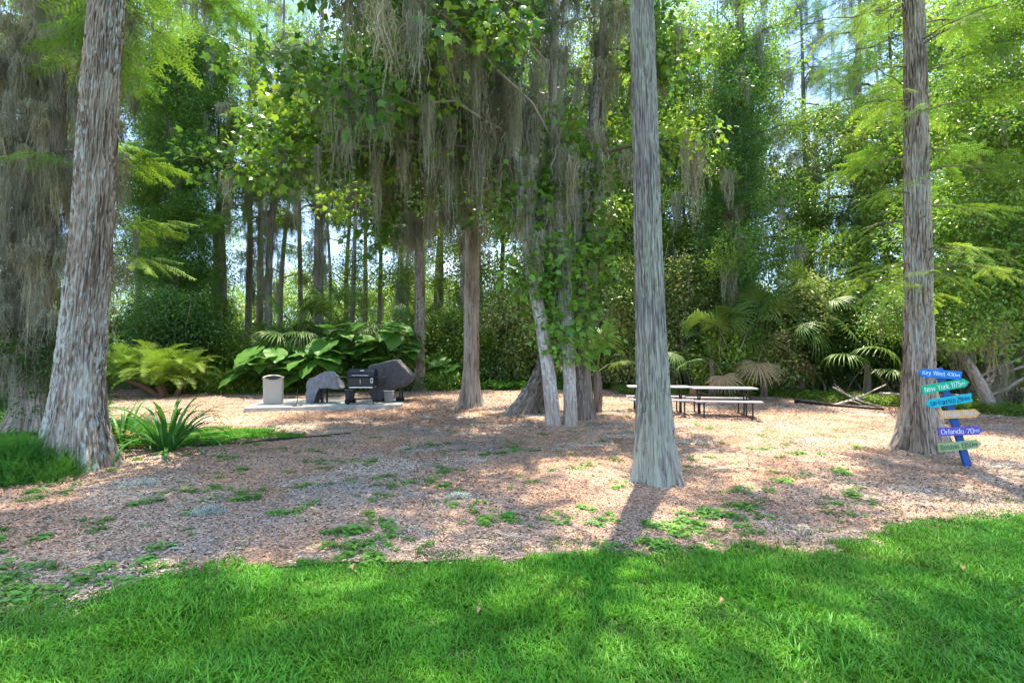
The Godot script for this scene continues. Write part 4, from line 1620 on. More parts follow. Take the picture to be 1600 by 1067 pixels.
	# left: a cypress drowned in moss, and a tree wrapped in vine
	tree("mossy_cypress", "cypress at the left edge shrouded in curtains of grey moss", "", on_land(-10.6, -11.6), [Vector3(0, 0, 0), Vector3(0.05, 3, 0), Vector3(0.3, 7, 0), Vector3(0.5, 12, 0), Vector3(0.4, 17, 0)], 0.30,
		{"flare": 0.8, "reach": 0.5, "sides": 48, "fine_to": 11.0, "step": 0.08, "ridge": 0.026, "taper": 0.5, "lobes": 5, "seed": 67, "bark": "bark_tan", "trunk_moss": [[1.2, 4.5, 90, 1.3, 0.8], [4.0, 10.5, 150, 1.5, 1.2]], "vine": [[0.2, 2.3, 0.8, 80, "ivy", Color(0.04, 0.10, 0.02)]], "limbs": [
			{"leaf": "cypress", "towards": 2.9, "bias": 0.65, "n": 30, "low": 2.6, "high": 11.0, "long": 1.7, "short": 2.0, "per_m": 4.5, "spread": 0.5, "rise": 0.25, "droop": 0.35, "color": cyp_light, "second": cyp, "moss": 8.0, "moss_size": 1.3, "bare": 0.4, "thick": 0.2},
			{"leaf": "cypress", "n": 22, "low": 11.0, "high": 16.5, "long": 3.2, "short": 1.2, "per_m": 7.0, "spread": 0.5, "rise": 0.2, "droop": 0.2, "color": cyp, "second": cyp_light, "moss": 3.0, "size": 1.3}]})
	tree("ivy_clad_tree", "tall tree wrapped to the top in dark glossy vine behind the date palm", "", on_land(-13.9, -21.8), [Vector3(0, 0, 0), Vector3(-0.2, 3, 0), Vector3(-0.3, 7, 0), Vector3(0.1, 11, 0), Vector3(0.4, 17, 0)], 0.3,
		{"flare": 0.5, "sides": 16, "step": 0.5, "taper": 0.5, "seed": 71, "bark": "bark_brown", "trunk_moss": [[8.0, 14.0, 60, 1.6, 0.9]], "vine": [[0.0, 14.5, 1.75, 3300, "ivy", Color(0.10, 0.20, 0.042)]], "limbs": [
			{"leaf": "broad", "n": 16, "low": 10.5, "high": 16.5, "long": 3.8, "short": 1.5, "per_m": 7.0, "spread": 0.7, "rise": 0.45, "droop": 0.3, "color": Color(0.06, 0.13, 0.02), "second": lime, "moss": 2.5, "moss_size": 1.5}]})
	# right: vine-hung tree behind the tables, twisted oak by the sign, a light green maple over it
	tree("vine_clad_tree", "tree hung with dark vine to mid height behind the picnic tables", "", on_land(8.0, -19.2), [Vector3(0, 0, 0), Vector3(0.1, 3, 0), Vector3(0.1, 7, 0), Vector3(0.5, 12, 0), Vector3(0.5, 17, 0)], 0.26,
		{"flare": 0.5, "sides": 16, "step": 0.5, "taper": 0.5, "seed": 73, "bark": "bark_brown", "trunk_moss": [[8.0, 14.0, 40, 1.5, 0.6]], "vine": [[0.2, 13.0, 1.1, 1000, "ivy", Color(0.075, 0.16, 0.034)]], "limbs": [
			{"leaf": "broad", "n": 26, "low": 4.0, "high": 16.5, "long": 3.0, "short": 1.3, "per_m": 6.0, "spread": 0.8, "rise": 0.35, "droop": 0.3, "color": lime, "second": green, "moss": 1.0, "moss_size": 1.4}]})
	tree("twisted_oak", "low twisted oak with forked reddish limbs and a hanging moss beard", "", on_land(13.1, -14.4), [Vector3(0, 0, 0), Vector3(-0.15, 0.5, 0), Vector3(-0.45, 1.1, 0), Vector3(-0.85, 1.75, 0.05), Vector3(-0.8, 2.6, 0.1)], 0.175,
		{"flare": 0.15, "reach": 0.15, "sides": 30, "fine_to": 3.0, "step": 0.06, "ridge": 0.02, "taper": 0.55, "lobes": 4, "seed": 79, "bark": "bark_maple", "trunk_moss": [[2.3, 2.6, 7, 1.3, 0.2]], "limbs": [
			{"leaf": "small", "n": 4, "low": 0.35, "high": 1.0, "long": 2.6, "short": 2.2, "per_m": 2.0, "spread": 0.5, "rise": 0.75, "droop": 0.15, "thick": 0.45, "towards": -0.1, "bias": 1.0, "color": green, "moss": 0.7, "moss_size": 0.8, "bare": 0.6},
			{"leaf": "small", "n": 10, "low": 1.4, "high": 2.6, "long": 2.4, "short": 1.8, "per_m": 9.0, "spread": 0.6, "rise": 0.55, "droop": 0.2, "color": green, "second": lime, "moss": 0.9, "moss_size": 0.9, "thick": 0.3}]})
	tree("young_maple", "light green broad-crowned maple overhanging the right edge", "", on_land(14.4, -13.4), [Vector3(0, 0, 0), Vector3(-0.2, 2, 0), Vector3(-0.3, 4.5, 0), Vector3(-0.6, 8, 0), Vector3(-0.6, 11, 0)], 0.16,
		{"flare": 0.4, "sides": 20, "step": 0.2, "taper": 0.6, "seed": 83, "bark": "bark_maple", "limbs": [
			{"leaf": "broad", "n": 44, "low": 2.6, "high": 10.8, "long": 3.6, "short": 1.8, "per_m": 13.0, "spread": 0.7, "rise": 0.3, "droop": 0.3, "color": Color(0.11, 0.20, 0.03), "second": lime, "moss": 0.8, "towards": 2.7, "bias": 0.4, "bare": 0.15}]})


# the wood behind: each trunk a tree of its own
func wood() -> void:
	var green := Color(0.085, 0.15, 0.028)
	var lime := Color(0.19, 0.28, 0.04)
	var dark := Color(0.035, 0.085, 0.03)
	# x, z, radius, height, kind: 0 mossy cypress, 1 bare-stemmed broadleaf, 2 dark drooping cypress, 3 bright broadleaf
	var spots := [
		[-14.6, -26.0, 0.2, 18.0, 0], [-13.9, -27.5, 0.2, 19.0, 0], [-14.2, -29.5, 0.22, 20.0, 1], [-11.4, -24.5, 0.2, 18.0, 0], [-14.6, -33.0, 0.2, 18.0, 3], [-12.2, -30.5, 0.18, 18.0, 1],
		[-9.4, -25.5, 0.29, 19.0, 0], [-10.8, -34.5, 0.2, 18.0, 3], [-10.2, -36.0, 0.22, 18.0, 1], [-8.3, -32.5, 0.18, 17.0, 3], [-8.0, -38.0, 0.2, 18.0, 3], [-4.2, -30.0, 0.2, 17.0, 1], [-6.1, -27.5, 0.16, 15.0, 3],
		[-0.8, -32.0, 0.2, 17.0, 3], [2.2, -26.5, 0.22, 17.0, 1], [5.0, -30.0, 0.2, 17.0, 3], [3.6, -22.8, 0.16, 13.0, 3], [6.2, -24.5, 0.18, 15.0, 3],
		[9.4, -24.5, 0.2, 15.0, 3], [19.6, -33.0, 0.2, 17.0, 1], [15.6, -27.0, 0.25, 19.0, 2], [16.3, -24.2, 0.34, 18.0, 2], [22.5, -31.0, 0.25, 19.0, 1], [19.2, -22.0, 0.22, 16.0, 1], [21.5, -19.5, 0.2, 15.0, 3],
		[24.0, -25.0, 0.22, 17.0, 3], [17.5, -17.5, 0.2, 14.0, 1], [-17.5, -21.0, 0.25, 17.0, 0], [-19.0, -24.0, 0.22, 17.0, 1], [-16.4, -17.2, 0.24, 16.0, 0], [-21.0, -19.0, 0.25, 17.0, 1], [-20.5, -28.5, 0.22, 18.0, 3], [-17.5, -31.0, 0.22, 18.0, 1], [9.0, -33.0, 0.2, 17.0, 3], [-2.4, -25.0, 0.2, 16.0, 1], [-5.2, -36.0, 0.2, 16.0, 3], [-2.9, -34.0, 0.18, 15.0, 3], [-7.0, -42.0, 0.2, 17.0, 3], [1.0, -36.0, 0.2, 16.0, 3],
		[5.4, -23.6, 0.18, 14.0, 4], [7.2, -25.8, 0.2, 16.0, 4], [10.0, -22.6, 0.18, 13.0, 4], [4.2, -27.4, 0.2, 17.0, 4], [12.2, -31.0, 0.2, 11.0, 4], [18.6, -24.4, 0.2, 17.0, 4], [20.6, -22.2, 0.2, 17.0, 4], [17.4, -20.4, 0.18, 13.0, 4], [-1.6, -28.4, 0.2, 14.0, 4], [-16.6, -24.8, 0.2, 17.0, 4], [2.0, -30.5, 0.2, 16.0, 4],
		[-12.9, -23.6, 0.13, 15.0, 1], [-10.2, -27.0, 0.13, 16.0, 1], [-7.6, -24.6, 0.14, 15.0, 1], [-6.4, -31.0, 0.14, 16.0, 1], [-5.2, -25.8, 0.12, 14.0, 1], [-11.6, -33.0, 0.14, 16.0, 1], [1.0, -27.5, 0.13, 15.0, 1], [4.6, -24.8, 0.13, 15.0, 1], [8.9, -27.4, 0.14, 16.0, 1], [11.2, -26.0, 0.13, 14.0, 1], [8.2, -22.2, 0.13, 15.0, 4], [6.0, -27.8, 0.16, 17.0, 4], [13.9, -21.4, 0.15, 10.0, 4],
	]
	var names := ["mossy_cypress", "woodland_tree", "drooping_cypress", "leafy_tree", "bushy_tree"]
	var kinds := ["tall moss-bearded cypress", "slim grey-stemmed broadleaf tree", "dark cypress with drooping moss-hung boughs", "slim tree with bright sunlit leaves", "densely leaved green tree"]
	var groups := ["moss-bearded cypresses of the wood", "grey-stemmed trees of the wood", "dark drooping cypresses of the wood", "bright-leaved trees of the wood", "densely leaved trees of the wood"]
	spots.sort_custom(func(m, n): return m[0] / m[1] > n[0] / n[1])
	var order := {}
	for q in spots:
		var kind: int = q[4]
		var x: float = q[0]
		var where := "at far left" if x < -15.5 else "beyond the elephant ears" if x < -5.0 else "beyond the central clump" if x < 4.5 else "beyond the picnic tables" if x < 12.0 else "in the right-hand wood"
		var top: float = q[3] * 1.2
		var look := {"flare": 0.5, "reach": 0.4, "sides": 12, "step": 0.4, "taper": 0.93, "seed": int(rnd(1, 900)), "bark": "bark_far" if kind != 1 else "bark_tan"}
		match kind:
			0:
				look.trunk_moss = [[4.5, 13.0, 34, 1.7, 0.35]]
				look.limbs = [{"leaf": "cypress", "n": 18, "low": 7.5, "high": top - 0.5, "long": 3.2, "short": 1.0, "per_m": 5.0, "spread": 0.6, "rise": 0.2, "droop": 0.3, "color": Color(0.12, 0.22, 0.04), "second": lime, "moss": 2.2, "moss_size": 1.7, "size": 1.5}]
			1:
				look.limbs = [{"leaf": "broad", "n": 12, "low": 8.5, "high": top - 0.5, "long": 3.4, "short": 1.4, "per_m": 5.5, "spread": 0.8, "rise": 0.4, "droop": 0.3, "color": green, "second": lime, "moss": 1.2, "moss_size": 1.6, "size": 1.4}]
				look.vine = [[0.2, 6.0, 0.4, 60, "ivy", green]]
			2:
				look.trunk_moss = [[3.0, 13.0, 50, 1.7, 0.3]]
				look.limbs = [{"leaf": "cypress", "n": 24, "low": 6.5, "high": top - 0.5, "long": 3.6, "short": 1.2, "per_m": 6.0, "spread": 0.45, "rise": 0.1, "droop": 0.4, "color": dark, "second": Color(0.05, 0.11, 0.04), "moss": 2.6, "moss_size": 1.5, "size": 1.5}]
			3:
				look.limbs = [{"leaf": "broad", "n": 16, "low": 4.5, "high": top - 0.5, "long": 2.8, "short": 1.2, "per_m": 5.5, "spread": 0.8, "rise": 0.4, "droop": 0.3, "color": lime, "second": green, "moss": 0.5, "moss_size": 1.4, "size": 1.4}]
			4:
				look.limbs = [{"leaf": "broad", "n": 30, "low": 3.2, "high": top - 0.4, "long": 2.6, "short": 1.5, "per_m": 8.5, "spread": 0.9, "rise": 0.4, "droop": 0.3, "color": green, "second": lime, "main": 0.55, "moss": 0.5, "moss_size": 1.4, "size": 1.25, "bare": 0.1}]
		var lean := rnd(-0.9, 0.9)
		var which: String = kinds[kind] + " " + where
		order[which] = order.get(which, -1) + 1
		tree(names[kind], which + (", %s from the left" % ["leftmost", "second", "third", "fourth", "fifth", "sixth", "seventh", "eighth", "ninth", "tenth", "eleventh", "twelfth"][order[which]]).replace("leftmost from the left", "leftmost of them"), groups[kind] + " " + where, on_land(x, q[1]), [Vector3(0, 0, 0), Vector3(lean * 0.15 + rnd(-0.15, 0.15), top * 0.3, 0), Vector3(lean * 0.5 + rnd(-0.2, 0.2), top * 0.6, 0), Vector3(lean, top, 0)], q[2], look)
	# far beyond: a low mass of leaves that nobody could count
	var far := Scatter.new()
	for k in 2600:
		var a := rnd(-1.15, 1.15)
		var d := rnd(40.0, 62.0)
		var x := tan(a) * d
		var n := 0.5 + 0.5 * patchy.get_noise_2d(x * 1.7, d * 0.6)
		var high := 4.0 + 8.0 * n
		var y := rnd(0.2, high)
		far.put(Transform3D(Basis.from_euler(Vector3(rnd(-0.6, 0.6), rnd(0, TAU), rnd(-0.6, 0.6))).scaled(Vector3.ONE * rnd(2.0, 3.4)), Vector3(x, 0.4 + y, -d)), tinted(green if rng.randf() < 0.5 else lime, 0.3, 0.1))
	var o := far.node("distant_woods", L.broad[1], M.leaf)
	tag(o, "hazy bright mass of leaves far back between the trunks", "woods")
	hang(o, self)


func undergrowth() -> void:
	var green := Color(0.085, 0.155, 0.028)
	var lime := Color(0.18, 0.27, 0.04)
	var deep := Color(0.045, 0.095, 0.022)
	var silver := Color(0.23, 0.27, 0.10)
	# shrubs along the wood's edge: x, z, width, height, leaf, colours, clumps
	var zones := [
		["dense green shrub at the far left behind the mossy cypress", "shrubs at far left", [[-19.0, -17.0, 3.6, 3.4, 0], [-15.6, -15.6, 2.8, 2.6, 1], [-22.5, -15.5, 4.0, 4.0, 0], [-13.2, -20.4, 2.6, 3.2, 1], [-17.2, -19.6, 3.0, 4.2, 2]]],
		["leafy shrub in the bank behind the elephant ears", "shrubs behind the elephant ears", [[-12.4, -22.6, 2.8, 3.4, 2], [-10.4, -22.4, 2.6, 2.8, 0], [-8.2, -22.8, 2.8, 3.0, 1], [-6.0, -22.6, 3.0, 2.6, 3], [-4.4, -24.6, 2.8, 3.4, 2], [-9.4, -25.6, 3.4, 3.4, 2]]],
		["tangled shrub in the shade behind the central maple clump", "shrubs behind the central clump", [[-2.2, -23.0, 3.0, 3.8, 0], [-0.2, -22.6, 2.8, 4.4, 3], [1.6, -23.2, 3.0, 4.4, 0], [3.2, -21.4, 2.6, 4.0, 3], [0.6, -25.5, 3.4, 5.0, 2]]],
		["tall tangled shrub in the thicket behind the picnic tables", "thicket behind the picnic tables", [[5.0, -20.2, 2.8, 5.2, 3], [6.6, -20.0, 2.8, 6.0, 3], [5.6, -22.6, 3.2, 6.8, 2], [9.6, -18.8, 2.8, 4.6, 3], [8.6, -21.5, 3.4, 6.4, 2], [11.4, -18.6, 2.8, 4.2, 1], [7.4, -17.9, 2.0, 2.6, 0]]],
		["dark leafy shrub in the shade right of the tables", "shrubs behind the signpost", [[13.4, -18.2, 3.0, 3.6, 1], [14.9, -16.6, 2.8, 3.4, 0], [16.6, -15.4, 3.0, 4.2, 0], [18.6, -14.6, 3.2, 5.0, 2], [12.6, -20.8, 3.2, 4.6, 0], [16.0, -18.8, 3.4, 4.4, 1], [19.5, -16.8, 3.4, 5.4, 0]]],
	]
	for zone in zones:
		zone[2].sort_custom(func(m, n): return m[0] / m[1] > n[0] / n[1])
		for k in zone[2].size():
			var q: Array = zone[2][k]
			var kind: int = q[4]
			var c: Color = [green, deep, lime, silver][kind]
			var c2: Color = [lime, green, green, green][kind]
			shrub("shrub", zone[0] + (", leftmost" if k == 0 else ", %s from the left" % ["", "second", "third", "fourth", "fifth", "sixth", "seventh"][k]), zone[1], on_land(q[0], q[1]), q[2], q[3], int(q[2] * q[3] * 34.0), ["broad", "broad", "broad", "broad"][kind], c, c2, 1.15)
	# the elephant ears behind the grills
	var ears := [
		["elephant ear plant nearest the waste bin, leaves low and wide", Vector3(-8.9, 0, -19.2), 18, 1.5, 0.9], ["tall elephant ear plant above the waste bin", Vector3(-8.0, 0, -20.0), 19, 2.1, 1.1],
		["elephant ear plant above the small covered grill", Vector3(-6.8, 0, -20.2), 21, 2.3, 1.1], ["tallest elephant ear plant with pale wide leaves above the charcoal grill", Vector3(-5.5, 0, -20.4), 22, 2.55, 1.1],
		["elephant ear plant behind the large dark cover", Vector3(-4.5, 0, -20.1), 19, 2.2, 1.0], ["low elephant ear plant between waste bin and small covered grill", Vector3(-7.2, 0, -19.0), 14, 1.4, 0.8], ["small elephant ear plant right of the slender brown trunk", Vector3(-2.5, 0, -21.0), 6, 1.2, 0.7],
	]
	for q in ears:
		var w: Vector3 = q[1]
		elephant_ear(q[0], on_land(w.x, w.z), q[2], q[3], q[4], PI * 0.5)
	# palms
	palmetto("wide green palmetto fans rising left of the elephant ears", "palmettos of the clearing's edge", on_land(-8.7, -21.2), 12, 1.5, 2.0, 3)
	palmetto("palmetto fans above the elephant ears with dry fronds beneath", "palmettos of the clearing's edge", on_land(-7.0, -21.8), 12, 1.55, 2.3, 4)
	palmetto("palmetto half hidden behind the slender brown trunk", "palmettos of the clearing's edge", on_land(-4.2, -22.2), 9, 1.3, 1.9, 2)
	palmetto("low palmetto spreading over the right end of the picnic table", "palmettos of the clearing's edge", on_land(6.6, -17.4), 11, 1.35, 1.3, 3)
	palmetto("tall palmetto in shade right of the picnic tables", "palmettos of the clearing's edge", on_land(8.4, -17.6), 12, 1.4, 1.8, 4)
	palmetto("yellowing palmetto high in the thicket", "palmettos of the clearing's edge", on_land(10.0, -18.2), 9, 1.3, 2.9, 2)
	palmetto("drooping palmetto over the fallen branches", "palmettos of the clearing's edge", on_land(11.6, -17.2), 11, 1.45, 1.2, 4)
	palmetto("small yellow-green palmetto leaning out behind the central clump", "palmettos of the clearing's edge", on_land(2.1, -13.1), 7, 0.85, 1.0, 1)
	palmetto("palmetto in the dark between sign and twisted oak", "palmettos of the clearing's edge", on_land(13.0, -16.6), 9, 1.3, 0.8, 2)
	date_palm(on_land(-12.1, -18.2))
	# lilies and the fine asparagus fern round the left tree
	crinum("large clump of dark green strap leaves right of the left tree", on_land(-6.05, -9.25), 70, 1.32)
	crinum("clump of strap leaves close behind the left tree's right side", on_land(-7.1, -9.6), 44, 1.2)
	crinum("sunlit strap-leaved lily left of the left tree", on_land(-8.6, -8.9), 24, 0.85)
	crinum("strap-leaved lily at the left edge of the picture", on_land(-9.9, -9.6), 24, 0.95)
	var bush := thing("asparagus_fern", "bushy bright green fine-needled fern at the left tree's foot", "plant", on_land(-6.75, -7.0))
	var f := Scatter.new()
	for k in 620:
		var q := ball()
		q = Vector3(q.x * 0.95, absf(q.y) * 0.62 * (1.0 - 0.5 * Vector2(q.x, q.z).length()), q.z * 0.75)
		f.put(Transform3D(Basis.from_euler(Vector3(rnd(-0.5, 0.9), rnd(0, TAU), rnd(-0.6, 0.6))).scaled(Vector3.ONE * rnd(0.55, 0.9)), q + Vector3(0, -0.12, 0)), tinted(Color(0.065, 0.19, 0.03), 0.25, 0.12))
	hang(f.node("fronds", pick("fine"), M.soft_leaf), bush)
	# ferns and creeping cover at the foot of the wood
	var g := Scatter.new()
	for k in 260:
		var x := rnd(-4.5, 4.0)
		var z := -rnd(20.3, 22.0)
		g.put(Transform3D(Basis(Vector3.UP, rnd(0, TAU)).scaled(Vector3.ONE * rnd(0.7, 1.25)), on_land(x, z)), tinted(Color(0.06, 0.17, 0.025), 0.25, 0.1))
	var o := g.node("fern_bed", pick("fern"), M.soft_leaf)
	tag(o, "low bed of bright green ferns behind the central trunks", "ferns")
	hang(o, self)
	var c := Scatter.new()
	for k in 1500:
		var x := rnd(4.0, 20.0)
		var front := lerpf(18.6, 12.6, smooth(7.0, 15.0, x)) + patchy.get_noise_2d(x * 30.0, 5.0) * 0.8
		var z := -(front + absf(rng.randfn(0.0, 1.0)) * 1.1)
		c.put(Transform3D(Basis.from_euler(Vector3(rnd(-0.3, 0.3), rnd(0, TAU), rnd(-0.3, 0.3))).scaled(Vector3(1, 0.55, 1) * rnd(0.35, 0.75)), on_land(x, z, rnd(0.02, 0.2))), tinted(green if rng.randf() < 0.5 else lime, 0.3, 0.1))
	var oc := c.node("ground_cover", L.broad[0], M.leaf)
	tag(oc, "creeping green ground cover along the right-hand edge of the wood", "ground cover")
	hang(oc, self)
	var c3 := Scatter.new()
	for k in 900:
		var x := rnd(-13.0, -2.4)
		var z := -(18.9 + 1.2 * smooth(-9.0, -3.0, x) + absf(rng.randfn(0.0, 1.0)) * 0.9)
		c3.put(Transform3D(Basis.from_euler(Vector3(rnd(-0.3, 0.3), rnd(0, TAU), rnd(-0.3, 0.3))).scaled(Vector3.ONE * rnd(0.5, 1.0)), on_land(x, z, rnd(0.05, 0.55))), tinted(green if rng.randf() < 0.6 else lime, 0.3, 0.1))
	var od := c3.node("ground_cover", L.broad[2], M.leaf)
	tag(od, "low leafy undergrowth beneath the elephant ears", "ground cover")
	hang(od, self)
	var c4 := Scatter.new()
	for k in 2000:
		var z := -rnd(21.5, 38.0)
		var x := rnd(-1.05, 1.05) * -z
		if x > 4.0 and z > -20.0:
			continue
		c4.put(Transform3D(Basis.from_euler(Vector3(rnd(-0.3, 0.3), rnd(0, TAU), rnd(-0.3, 0.3))).scaled(Vector3.ONE * rnd(0.8, 1.8)), on_land(x, z, rnd(0.1, 1.3))), tinted(green if rng.randf() < 0.5 else lime, 0.3, 0.1))
	var oe := c4.node("forest_floor_plants", L.broad[1], M.leaf)
	tag(oe, "knee-high leafy growth covering the floor of the wood", "ground cover")
	hang(oe, self)


func furniture() -> void:
	# concrete pad
	var top := 0.29
	var outline := [Vector3(-7.3, top, -14.3), Vector3(-3.25, top, -15.35), Vector3(-3.55, top, -18.2), Vector3(-8.3, top, -18.2)]
	var s := Shape.new()
	var mid := Vector3(-5.6, 0.1, -16.5)
	s.outward([outline[0], outline[1], outline[2], outline[3]], mid)
	for k in 4:
		var a: Vector3 = outline[k]
		var b: Vector3 = outline[(k + 1) % 4]
		s.outward([a, b, b - Vector3(0, 0.5, 0), a - Vector3(0, 0.5, 0)], mid)
	part("concrete_pad", s.mesh(), M.concrete, self).set_meta("kind", "structure")
	waste_bin(Vector3(-7.15, top, -15.75), 0.36)
	charcoal_grill(Vector3(-4.47, top, -15.75), 0.0)
	# a patio stand: thin rod on a round foot
	var st := thing("patio_stand", "thin black upright rod on a round foot between bin and covered grill", "stand", Vector3(-6.1, top, -14.95))
	var b := Shape.new()
	b.tube(PackedVector3Array([Vector3(0, 0, 0), Vector3(0, 0.015, 0), Vector3(0, 0.03, 0), Vector3(0, 0.09, 0), Vector3(0, 0.1, 0)]), PackedFloat32Array([0.15, 0.15, 0.06, 0.03, 0.015]), 20)
	part("foot", b.mesh(), M.black_metal, st)
	var r := Shape.new()
	rod(r, Vector3(0, 0.08, 0), Vector3(0, 0.50, 0), 0.011)
	part("rod", r.mesh(), M.black_metal, st)
	# the small covered grill: a grey cover pulled askew over a grill on dark legs
	var c1 := thing("covered_grill", "small grill on dark legs under a light grey crumpled cover", "grill", Vector3(-6.22, top, -16.1))
	part("cover", drape([Vector2(0.02, 0.02), Vector2(0.14, 0.0), Vector2(0.24, 0.03), Vector2(0.27, 0.30), Vector2(0.34, 0.44), Vector2(0.6, 0.46), Vector2(0.92, 0.42), Vector2(1.02, 0.43), Vector2(0.98, 0.56), Vector2(0.86, 0.78), Vector2(0.70, 0.93), Vector2(0.58, 0.95), Vector2(0.36, 0.84), Vector2(0.12, 0.73), Vector2(0.02, 0.58), Vector2(0.0, 0.3)], 0.56, 0.07, 5), M.grey_cover, c1)
	for q in [Vector3(0.33, 0.25, 0.12), Vector3(0.46, 0.25, 0.1), Vector3(0.33, 0.25, -0.16), Vector3(0.5, 0.25, -0.16)]:
		part("leg", box_mesh(Vector3(0.05, 0.5, 0.05), at(q.x, q.y, q.z)), M.black_metal, c1)
	# the large covered grill behind
	var c2 := thing("covered_grill", "large grill under a dark plum-grey cover draped to a corner", "grill", Vector3(-4.25, top, -16.75))
	part("cover", drape([Vector2(-0.1, 0.03), Vector2(0.12, 0.0), Vector2(0.26, 0.10), Vector2(0.32, 0.34), Vector2(0.55, 0.42), Vector2(0.8, 0.46), Vector2(1.0, 0.62), Vector2(1.12, 0.78), Vector2(1.06, 0.86), Vector2(0.82, 1.12), Vector2(0.62, 1.30), Vector2(0.52, 1.31), Vector2(0.2, 1.22), Vector2(-0.2, 1.14), Vector2(-0.3, 0.9), Vector2(-0.22, 0.4)], 0.72, 0.08, 8), M.dark_cover, c2)
	for q in [Vector3(0.72, 0.22, 0.2), Vector3(0.72, 0.22, -0.2), Vector3(0.05, 0.2, -0.2)]:
		part("leg", box_mesh(Vector3(0.05, 0.44, 0.05), at(q.x, q.y, q.z)), M.black_metal, c2)
	wheel(c2, Vector3(0.8, 0.07, 0.2), 0.07)
	wheel(c2, Vector3(0.66, 0.07, 0.2), 0.07)
	bucket("grey plastic bucket right of the charcoal grill", Vector3(-3.78, top, -16.15), 0.16, 0.36, M.bucket_plastic)
	bucket("dark bucket behind the charcoal grill's left wheel", Vector3(-4.98, top, -16.15), 0.15, 0.38, M.slate_plastic)
	picnic_table("aluminium picnic table half hidden by the grey-green cypress", Vector3(3.86, 0.15, -13.9), -0.16)
	picnic_table("right-hand aluminium picnic table nearest the palmettos", Vector3(5.44, 0.13, -13.63), -0.16)
	picnic_table("aluminium picnic table just showing at the left edge of the picture", on_land(-15.1, -15.0), 0.05)
	signpost()
	# black plastic edging along the grass
	edging("thin black edging strip between mulch and the front lawn", [Vector2(-2.6, -3.82), Vector2(-1.9, -4.0), Vector2(-1.3, -4.15), Vector2(-0.75, -4.12), Vector2(-0.35, -4.2)], 0.03)
	edging("black edging strip along the grass beyond the lilies", [Vector2(-7.2, -9.27), Vector2(-6.2, -9.5), Vector2(-5.4, -9.78), Vector2(-4.6, -10.18), Vector2(-3.9, -10.68), Vector2(-3.3, -10.85)], 0.045)
	var pipe := thing("drain_pipe", "black plastic pipe lying at the edge of the ground cover", "pipe", on_land(8.6, -16.0, 0.05))
	var p := Shape.new()
	p.tube(PackedVector3Array([Vector3(0, 0.06, 0), Vector3(0.12, 0.05, 0.1), Vector3(0.75, 0.0, 0.9), Vector3(1.5, -0.03, 1.7)]), PackedFloat32Array([0.07, 0.042, 0.036, 0.03]), 12)
	part("tube", p.mesh(), M.rubber, pipe)
	# fallen wood
	for q in [
		["pale fallen branch lying level behind the right-hand cypress", [Vector3(10.9, 0.62, -15.6), Vector3(12.0, 0.55, -15.4), Vector3(13.0, 0.62, -15.0)], 0.05],
		["pale forked dead branch propped beside the drain pipe", [Vector3(9.6, 0.25, -15.7), Vector3(10.4, 0.5, -15.7), Vector3(11.3, 0.85, -15.9)], 0.04],
		["short pale dead limb under the drooping palmetto", [Vector3(9.9, 0.75, -16.2), Vector3(10.3, 0.4, -15.6), Vector3(10.9, 0.2, -15.2)], 0.035],
		["curved bare limb rising from the fallen branches", [Vector3(12.1, 0.4, -15.6), Vector3(12.5, 0.7, -15.7), Vector3(12.7, 1.15, -15.9)], 0.05],
	]:
		stick("fallen_branch", q[0], "fallen branches at right", q[1], q[2], M.driftwood, 3)
	stick("oak_limb", "grey limb curving up from the ground at the right edge", "", [on_land(13.9, -14.3, -0.05), Vector3(14.3, 0.9, -14.3), Vector3(15.2, 1.35, -14.2)], 0.13, M.bark_maple)


func edging(label: String, pts: Array, high: float) -> void:
	var first: Vector2 = pts[0]
	var o := thing("lawn_edging", label, "edging", on_land(first.x, first.y), "black lawn edging")
	var s := Shape.new()
	var line := PackedVector2Array()
	for k in pts.size() - 1:
		for j in 6:
			line.append(pts[k].lerp(pts[k + 1], j / 6.0))
	line.append(pts[pts.size() - 1])
	for k in line.size():
		var d := (line[mini(k + 1, line.size() - 1)] - line[maxi(k - 1, 0)]).normalized()
		var n := Vector2(-d.y, d.x) * 0.009
		var h := land(line[k].x, line[k].y)
		for q in [[1, -0.05], [1, high - 0.006], [0.5, high], [-0.5, high], [-1, high - 0.006], [-1, -0.05]]:
			s.p(Vector3(line[k].x + n.x * q[0], h + q[1], line[k].y + n.y * q[0]) - o.position)
	for k in line.size() - 1:
		for j in 5:
			var a := k * 6 + j
			s.quad(a, a + 1, a + 7, a + 6)
	part("strip", s.mesh(), M.rubber, o)


